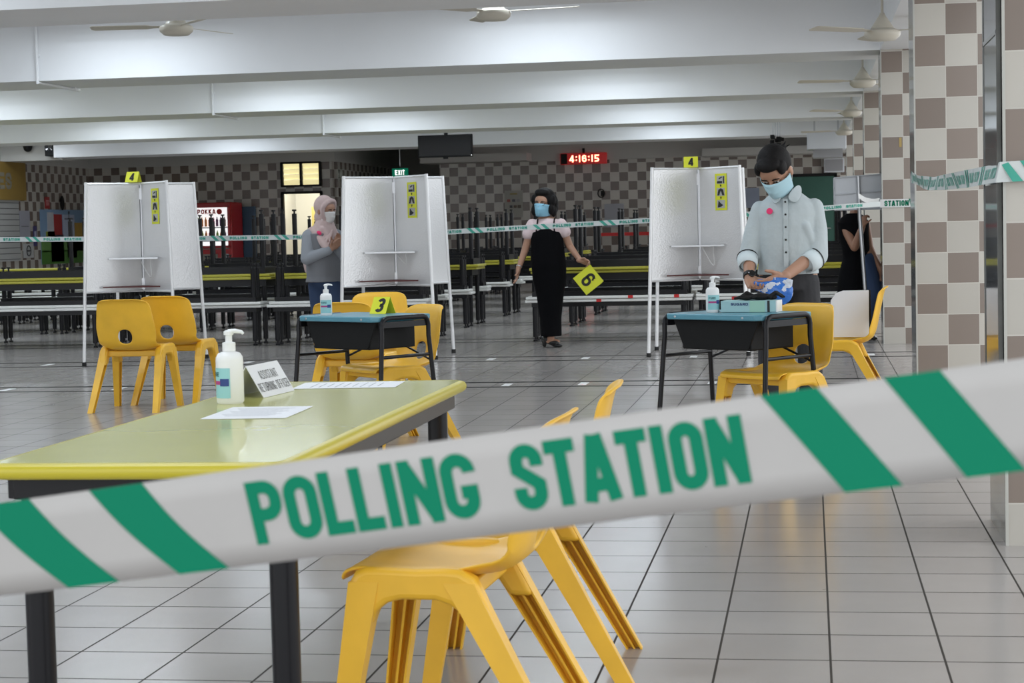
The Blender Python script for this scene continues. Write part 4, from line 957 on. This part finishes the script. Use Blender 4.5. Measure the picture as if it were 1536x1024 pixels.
sh = MB(); sh.loft(grow([(0, .015, .850, .158, .108)]+ts[1:6], .016)+[(-.005, .0, 1.312, .078, .066)])
limb(sh, [AL[0], (-.188, -.015, 1.09), (-.216, -.035, .965)], [.052, .054, .055]); limb(sh, [AR[0], (.165, -.012, 1.09), (.166, -.045, .950)], [.054, .058, .058])
sh.caps((-.216, -.035, .965), (-.218, -.09, .925), .055, .054); sh.caps((.166, -.045, .950), (.130, -.085, .925), .058, .056)
sh.caps((.10, -.09, 1.12), (.15, -.05, .98), .028, .02); sh.caps((.03, -.1, .90), (.12, -.08, .95), .03, .025)
so = fuse('shirt', sh, M['shirt'], pa, .006, 4)
for nm, a, b, r1, r2 in (('cuff', (-.224, -.065, .945), (-.220, -.125, .897), .058, .052), ('cuff', (.150, -.066, .935), (.100, -.112, .905), .061, .054)):
    c = MB().tube([a, tuple((Vector(a)+Vector(b))/2), b], [r1, (r1+r2)/2+.002, r2], 18, cap=False).build(nm, M['cuffs'], so, smooth=True)
    q = c.modifiers.new('t', 'SOLIDIFY'); q.thickness = .004
    v = Vector(b)-Vector(a); a2 = Vector(a)-v*.10; 
    bnd = MB().tube([a2, a2+v.normalized()*.006], [r1+.003, r1+.003], 18, cap=False).build('cuff_piping', M['ink'], c); q = bnd.modifiers.new('t', 'SOLIDIFY'); q.thickness = .003
for s_ in (-1, 1):   # collar wings
    cl = MB(); pts = [(s_*.006-.014, -.122, 1.268), (s_*.066-.012, -.122, 1.232), (s_*.092-.005, -.072, 1.292), (s_*.080, .03, 1.345), (s_*.058, -.03, 1.352), (s_*.030-.012, -.100, 1.315)]
    cl.v = [tuple(p) for p in pts]; cl.f = [(0, 1, 2, 5), (2, 3, 4, 5)]
    c = cl.build('collar', M['shirt'], so, smooth=True); q = c.modifiers.new('t', 'SOLIDIFY'); q.thickness = .006; c.modifiers.new('s', 'SUBSURF').levels = 1
MB().prism([(-.013, -.19), (.013, -.19), (.013, .19), (-.013, .19)], P((-.008, -.1275, 1.08), (1, 0, 0), (0, 0, 1)), .006).build('button_placket', M['shirt'], so, bevel=.002)
for i, z in enumerate((1.255, 1.185, 1.115, 1.045, .975)): MB().lathe((-.008, -.1295, z), [(.0058, 0), (.0058, .004), (.003, .005)], 10, (0, -1, 0)).build('button', M['ink'], so)
MB().lathe((-.095, -.108, 1.205), [(.0175, 0), (.0175, .006), (.015, .007)], 20, (-.25, -1, .1)).build('round_sticker', simple('neon_pink', (.85, .03, .16)), so)
tr = MB(); tr.loft([(0, .02, .76, .158, .118), (0, .02, .84, .160, .118), (0, .02, .90, .152, .110)])
for s_, kx in ((-1, -.01), (1, .02)): limb(tr, [(s_*.082, .02, .80), (s_*.095+kx, .0, .47), (s_*.10+kx, .03, .07)], [.094, .072, .064])
fuse('trousers', tr, M['trousers'], pa, .008, 3)
for s_, kx in ((-1, -.01), (1, .02)): shoe(pa, (s_*.10+kx, .09), (s_*.115+kx, -.17), M['shoe'])
MB().tube([(-.2135, -.196, .858), (-.213, -.214, .843)], [.0325, .0315], 16).build('watch_strap', M['ink'], pa, smooth=True)
MB().lathe((-.196, -.232, .862), [(.020, 0), (.020, .008), (.017, .010)], 16, (.3, -.8, .5)).build('watch_face', M['screen'], pa)
# the pack in the hands
pk = thing('tissue_pack', 'crumpled shiny blue and white pack held in the shirted person\'s hands', 'pack', (-.22, 10.55, .80), R_(-6))
pk.scale = (.86, .9, .84)
def pack_mat():
    m = mat('blue_white_film', (.03, .2, .62), .22, bump=(26, .9, .012), coat=.5); k = NT(m); tc = k.n.new('ShaderNodeTexCoord')
    n = k.noise(tc.outputs['Object'], 13, 3); k.t.links.new(k.mix(k.m('GREATER_THAN', n, .56), (.02, .16, .60), (.62, .68, .78)), k.b.inputs['Base Color']); return m
g = MB(); g.ell((.03, .0, -.035), (.115, .030, .062), mt=Matrix.Rotation(.45, 3, 'Y')); g.ell((-.04, 0, .005), (.07, .028, .035), mt=Matrix.Rotation(.1, 3, 'Y')); g.ell((.10, .0, -.055), (.045, .022, .07), mt=Matrix.Rotation(.2, 3, 'Y'))
g.prism([(-.12, -.02), (-.05, .035), (.02, .05), (.10, .045), (.145, .03), (.135, -.04), (.12, -.10), (.09, -.135), (.03, -.09), (-.05, -.05)], P((0, 0, 0), (1, 0, 0), (0, 0, 1)), .02)
fuse('pack_film', g, pack_mat(), pk, .004, 2)

# ---- the woman in the black pinafore dress with sign 6
pb = thing('person', 'person in a black strap dress over a pink shirt, holding a yellow card', 'person', (-2.46, 17.98, 0), 0)
tb_ = [(-.01, .0, .80, .14, .10), (-.015, 0, .95, .130, .095), (-.018, 0, 1.06, .135, .10), (-.018, 0, 1.15, .145, .098), (-.018, 0, 1.20, .130, .080), (-.02, 0, 1.245, .075, .058)]
hm = headmat((-.040, -.02, 1.375), R_(6), R_(-17), R_(4)); HK = 1.08
bd = MB(); bd.loft(tb_); skull(bd, hm, HK); bd.caps((-.02, 0, 1.22), (-.04, 0, 1.34), .047, .044)
AL = [(-.155, 0, 1.175), (-.232, .0, .935), (-.292, -.05, .760)]; AR = [(.120, 0, 1.175), (.195, .02, .965), (.300, -.05, .830)]
limb(bd, AL, [.042, .036, .024]); limb(bd, AR, [.042, .036, .024])
hand(bd, (-.294, -.055, .752), (-.12, -.12, -1), (.3, -1, 0), .28, .92); hand(bd, (.304, -.053, .826), (.9, -.15, -.22), (.1, -.6, .8), .75, .92)
limb(bd, [(-.06, .0, .84), (-.03, -.03, .46), (-.01, .02, .10)], [.072, .052, .034]); limb(bd, [(.07, .0, .84), (.05, -.03, .46), (.0, -.03, .09)], [.072, .052, .034])
bd.ell((.02, -.025, .06), (.07, .028, .026)); bd.ell((-.02, .06, .06), (.05, .028, .026))
fuse('body', bd, M['skin'], pb, .0055, 3)
face_bits(pb, hm, HK, M['hair'], M['mask_blue'], glasses=True)
hr = MB(); hr.ell((0, .026, .040), (.100, .098, .100), 24, 16); hr.ell((0, -.03, .10), (.07, .055, .035))
for i in range(26):
    a = R_(-28+236*i/25); z = -.045+.02*math.sin(i*2.3); rr2 = .092
    hr.ell((rr2*math.cos(a), .025+rr2*math.sin(a), z+.06*(i % 2)), (.030, .030, .050))
hr.ell((.080, .005, .02), (.024, .045, .065)); hr.ell((-.080, .01, .03), (.022, .04, .055))
xform(hr, 0, hm @ Matrix.Scale(HK, 4)); fuse('hair', hr, M['hair'], pb, .006, 1)
tee = MB(); tee.loft(grow(tb_[1:5], .010)+[(-.02, 0, 1.232, .088, .068)])
limb(tee, [AL[0], (-.193, 0, 1.09)], [.058, .064]); limb(tee, [AR[0], (.150, .005, 1.10)], [.056, .062])
fuse('shirt', tee, M['pink'], pb, .006, 3)
drs = MB(); drs.loft([(.005, .0, .11, .098, .12), (.000, .0, .28, .104, .115), (.000, 0, .50, .132, .118), (-.002, 0, .68, .165, .128), (-.008, 0, .82, .168, .128), (-.015, 0, .95, .160, .122), (-.018, 0, 1.05, .156, .122), (-.018, 0, 1.10, .148, .116), (-.018, 0, 1.135, .120, .112)])
dr_ = fuse('dress', drs, M['dress'], pb, .007, 2)
for s_, x0, x1 in ((-1, -.105, -.095), (1, .070, .065)):
    st_ = MB().tube([(x0, -.112, 1.11), (x1, -.108, 1.17), (x1, -.075, 1.215), (x1, -.01, 1.235), (x1, .06, 1.20)], .007, 6).build('strap', M['dress'], dr_, smooth=True)
shoe(pb, (-.075, .0), (.110, -.045), M['shoe'], .045); shoe(pb, (-.10, .09), (.06, .07), M['shoe'], .045)
MB().tube([(-.285, -.042, .785), (-.288, -.046, .777)], [.029, .029], 14).build('bracelet', M['steel'], pb, smooth=True); MB().tube([(.280, -.036, .845), (.288, -.041, .838)], [.028, .028], 14).build('wristband', M['ink'], pb, smooth=True)
sg = thing('number_sign', 'yellow card with a black 6 tilted in the hand of the person in black', 'sign', (-2.46+.385, 17.85, .645), 0)
Rm = P((0, 0, 0), (math.cos(R_(-52)), 0, math.sin(R_(-52))), (math.sin(R_(52)), 0, math.cos(R_(52))))
MB().prism([(-.102, -.105), (.102, -.105), (.102, .105), (-.102, .105)], Rm, .003).prism([(-.102, 0), (.102, 0), (.102, .19), (-.102, .19)], P(Rm @ Vector((0, -.105, .0)), Rm.col[0].xyz, (Rm.col[1].xyz*1.0-Rm.col[2].xyz*.35)), .003).build('folded_card', M['signy'], sg)
lettering(MB(), '6', .085, .145, .026, lambda x, y: Rm @ Vector((x-.042, y-.072, .003))).build('printed_number', M['ink'], sg)

# ---- the woman in the headscarf beside the middle booth
pc = thing('person', 'person in a dusty pink headscarf, grey top and jeans touching the middle voting booth', 'person', (-4.40, 16.93, 0), 0)
pc.scale = (1.02, 1.02, 1.01)
YW = R_(48)
tc_ = [(0, 0, .74, .150, .120), (0, 0, .84, .150, .125), (0, 0, .95, .145, .120), (0, 0, 1.06, .155, .120), (0, 0, 1.13, .150, .105), (0, 0, 1.175, .10, .08)]
hm = headmat((.035, -.02, 1.335), R_(14), R_(62), 0); HK = .95
bd = MB(); bd.loft(tc_); yawed(bd, 0, YW); skull(bd, hm, HK); bd.caps((0, 0, 1.15), (.02, -.01, 1.28), .050, .046)
AN = [(-.105, -.085, 1.105), (-.115, -.150, .905), (.110, -.160, .985)]; AF = [(.10, .085, 1.105), (.13, .04, .92), (.135, -.09, 1.01)]
limb(bd, AN, [.048, .042, .026]); limb(bd, AF, [.046, .040, .026])
hand(bd, (.118, -.160, .992), (.62, .05, .55), (-.3, -.5, .8), .35, .92); hand(bd, (.137, -.10, 1.018), (.45, -.2, .8), (-.8, 0, .2), .35, .9)
limb(bd, [(-.05, .02, .70), (-.06, .02, .44), (-.06, .03, .09)], [.070, .055, .04]); limb(bd, [(.05, -.01, .70), (.10, -.03, .44), (.13, -.03, .09)], [.070, .055, .04])
fuse('body', bd, M['skin'], pc, .0055, 3)
face_bits(pc, hm, HK, M['hair'], M['mask_white'])
tp = MB(); tp.loft([(0, 0, .69, .178, .150)]+grow(tc_[:5], .016)); yawed(tp, 0, YW)
tp.ell((-.03, .03, .78), (.135, .13, .13))
tpo = fuse('shirt', tp, M['greytop'], pc, .007, 4)
sl = MB(); limb(sl, [AN[0], AN[1]], [.066, .056]); limb(sl, [AN[1], (.088, -.159, .975)], [.056, .040]); fuse('sleeve', sl, M['greysleeve'], tpo, .006, 3)
sl = MB(); limb(sl, [AF[0], AF[1]], [.062, .054]); limb(sl, [AF[1], (.134, -.06, .99)], [.054, .038]); fuse('sleeve', sl, M['greysleeve'], tpo, .006, 3)
hj = MB(); n0 = 0
hj.ell((0, .030, .036), (.092, .100, .106), 24, 16)
hj.tube([(.079*math.sin(a*PI/9), -.030-.030*math.cos(a*PI/9)**2 if abs(math.cos(a*PI/9)) > .01 else -.03, .012+.098*math.cos(a*PI/9)) for a in range(18)], .022, 10, closed=True)
hj.ell((0, .02, -.07), (.082, .085, .075)); hj.ell((0, -.015, -.115), (.068, .07, .04))
xform(hj, 0, hm @ Matrix.Scale(HK, 4))
hj.loft([(.01, -.005, 1.03, .150, .130), (.005, -.005, 1.10, .150, .125), (.01, -.005, 1.17, .115, .10), (.02, -.01, 1.24, .078, .075)])
hj.caps((-.10, .02, 1.14), (-.165, .02, .93), .055, .045); hj.caps((-.165, .02, .93), (-.150, .02, .80), .045, .035); hj.caps((-.06, -.09, 1.15), (.07, -.15, 1.0), .04, .035); hj.caps((.02, -.08, 1.16), (.12, -.10, 1.02), .04, .03)
for i in range(4): hj.tube([(-.08+.03*i, -.10, 1.18-.01*i), (.0+.03*i, -.135-.004*i, 1.08-.02*i), (.09+.01*i, -.11, 1.10+.02*i)], .014, 8)
fuse('headscarf', hj, M['hijab'], pc, .006, 3)
MB().ell((.005, -.150, 1.135), (.024, .012, .017), mt=Matrix.Rotation(.6, 3, 'Y')).build('pink_sticker', simple('neon_pink', (.85, .03, .16)), pc, smooth=True)
jn = MB(); jn.ell((0, 0, .70), (.145, .12, .10)); limb(jn, [(-.06, .02, .66), (-.06, .02, .44), (-.06, .03, .08)], [.095, .078, .060]); limb(jn, [(.06, -.02, .66), (.10, -.03, .44), (.13, -.03, .08)], [.095, .078, .060])
fuse('jeans', jn, M['jeans'], pc, .008, 3)
shoe(pc, (-.10, .04), (.08, -.06), M['shoe_brown']); shoe(pc, (.09, -.02), (.28, -.10), M['shoe_brown'])

# ---- the person carrying the folded board behind the pillars
pd = thing('person', 'person in black carrying a pale folded board on a pole, mostly hidden by it', 'person', (.45, 18.50, 0), 0)
pd.scale = (.956, .956, .956)
td = [(0, .02, .82, .13, .11), (-.02, 0, .95, .125, .10), (-.035, 0, 1.08, .135, .105), (-.04, 0, 1.18, .14, .10), (-.04, 0, 1.23, .10, .07)]
hm = headmat((.0, .02, 1.40), R_(18), R_(40), 0)
bd = MB(); bd.loft(td); skull(bd, hm, .97); bd.caps((-.04, 0, 1.22), (-.01, .02, 1.34), .05, .045)
limb(bd, [(-.135, -.02, 1.15), (-.035, -.16, .935), (.045, -.215, 1.14)], [.050, .044, .030]); limb(bd, [(.08, .0, 1.15), (.115, .0, .93), (.20, -.06, .74)], [.046, .040, .027])
hand(bd, (.048, -.222, 1.150), (.15, -.05, 1), (.75, -.7, 0), .95, .95); hand(bd, (.203, -.063, .73), (.25, -.2, -1), (.4, -.9, 0), .25, .95)
limb(bd, [(-.06, .02, .85), (-.08, .0, .45), (-.10, .06, .09)], [.085, .06, .04]); limb(bd, [(.07, .0, .85), (.17, -.07, .46), (.10, .10, .12)], [.085, .06, .04])
fuse('body', bd, M['skin2'], pd, .006, 3)
face_bits(pd, hm, .97, M['hair'])
hr = MB(); hr.ell((0, .030, .036), (.086, .092, .100)); hr.ell((0, .06, -.02), (.07, .05, .09)); xform(hr, 0, hm); fuse('hair', hr, M['hair'], pd, .006, 1)
tk = MB(); tk.loft([(-.06, .02, .42, .15, .16), (-.04, .02, .55, .17, .16), (-.02, .02, .70, .165, .14)]+grow(td, .018)+[(-.04, 0, 1.27, .07, .06)]); fuse('tunic', tk, M['dress'], pd, .008, 3)
jn = MB(); limb(jn, [(-.04, .04, .74), (-.08, .02, .45), (-.10, .06, .08)], [.080, .070, .060]); limb(jn, [(.08, .0, .80), (.17, -.07, .46), (.10, .10, .11)], [.105, .078, .060]); fuse('jeans', jn, M['jeans'], pd, .008, 3)
shoe(pd, (-.10, .10), (-.02, -.14), M['shoe']); shoe(pd, (.10, .14), (.16, -.10), M['shoe'])
fb = thing('folded_board', 'pale grey framed board on a metal pole held up by the person in black', 'board', (.455, 18.22, 1.405), 0)
fb.scale = (.957, .957, .957)
pr = [(-.235, -.17), (.235, -.17), (.235, .175), (-.235, .15)]
MB().prism(pr, P((0, 0, 0), (1, 0, 0), (0, 0, 1)), .02).build('board_panel', M['greyboard'], fb, bevel=.003)
rl = MB()
for a, b in (((-.235, -.165), (-.235, .15)), ((.235, -.165), (.235, .175)), ((-.235, .15), (.235, .175)), ((-.235, -.015), (.235, .01)), ((-.235, -.165), (.235, -.165))): rl.tube([(a[0], -.016, a[1]), (b[0], -.016, b[1])], .008, 6)
rl.build('board_frame', simple('pale_frame', (.5, .52, .55)), fb)
MB().tube([(.0, -.03, .16), (.01, -.03, -.25), (.055, -.03, -.98)], .019, 12).build('pole', M['steel'], fb, smooth=True)
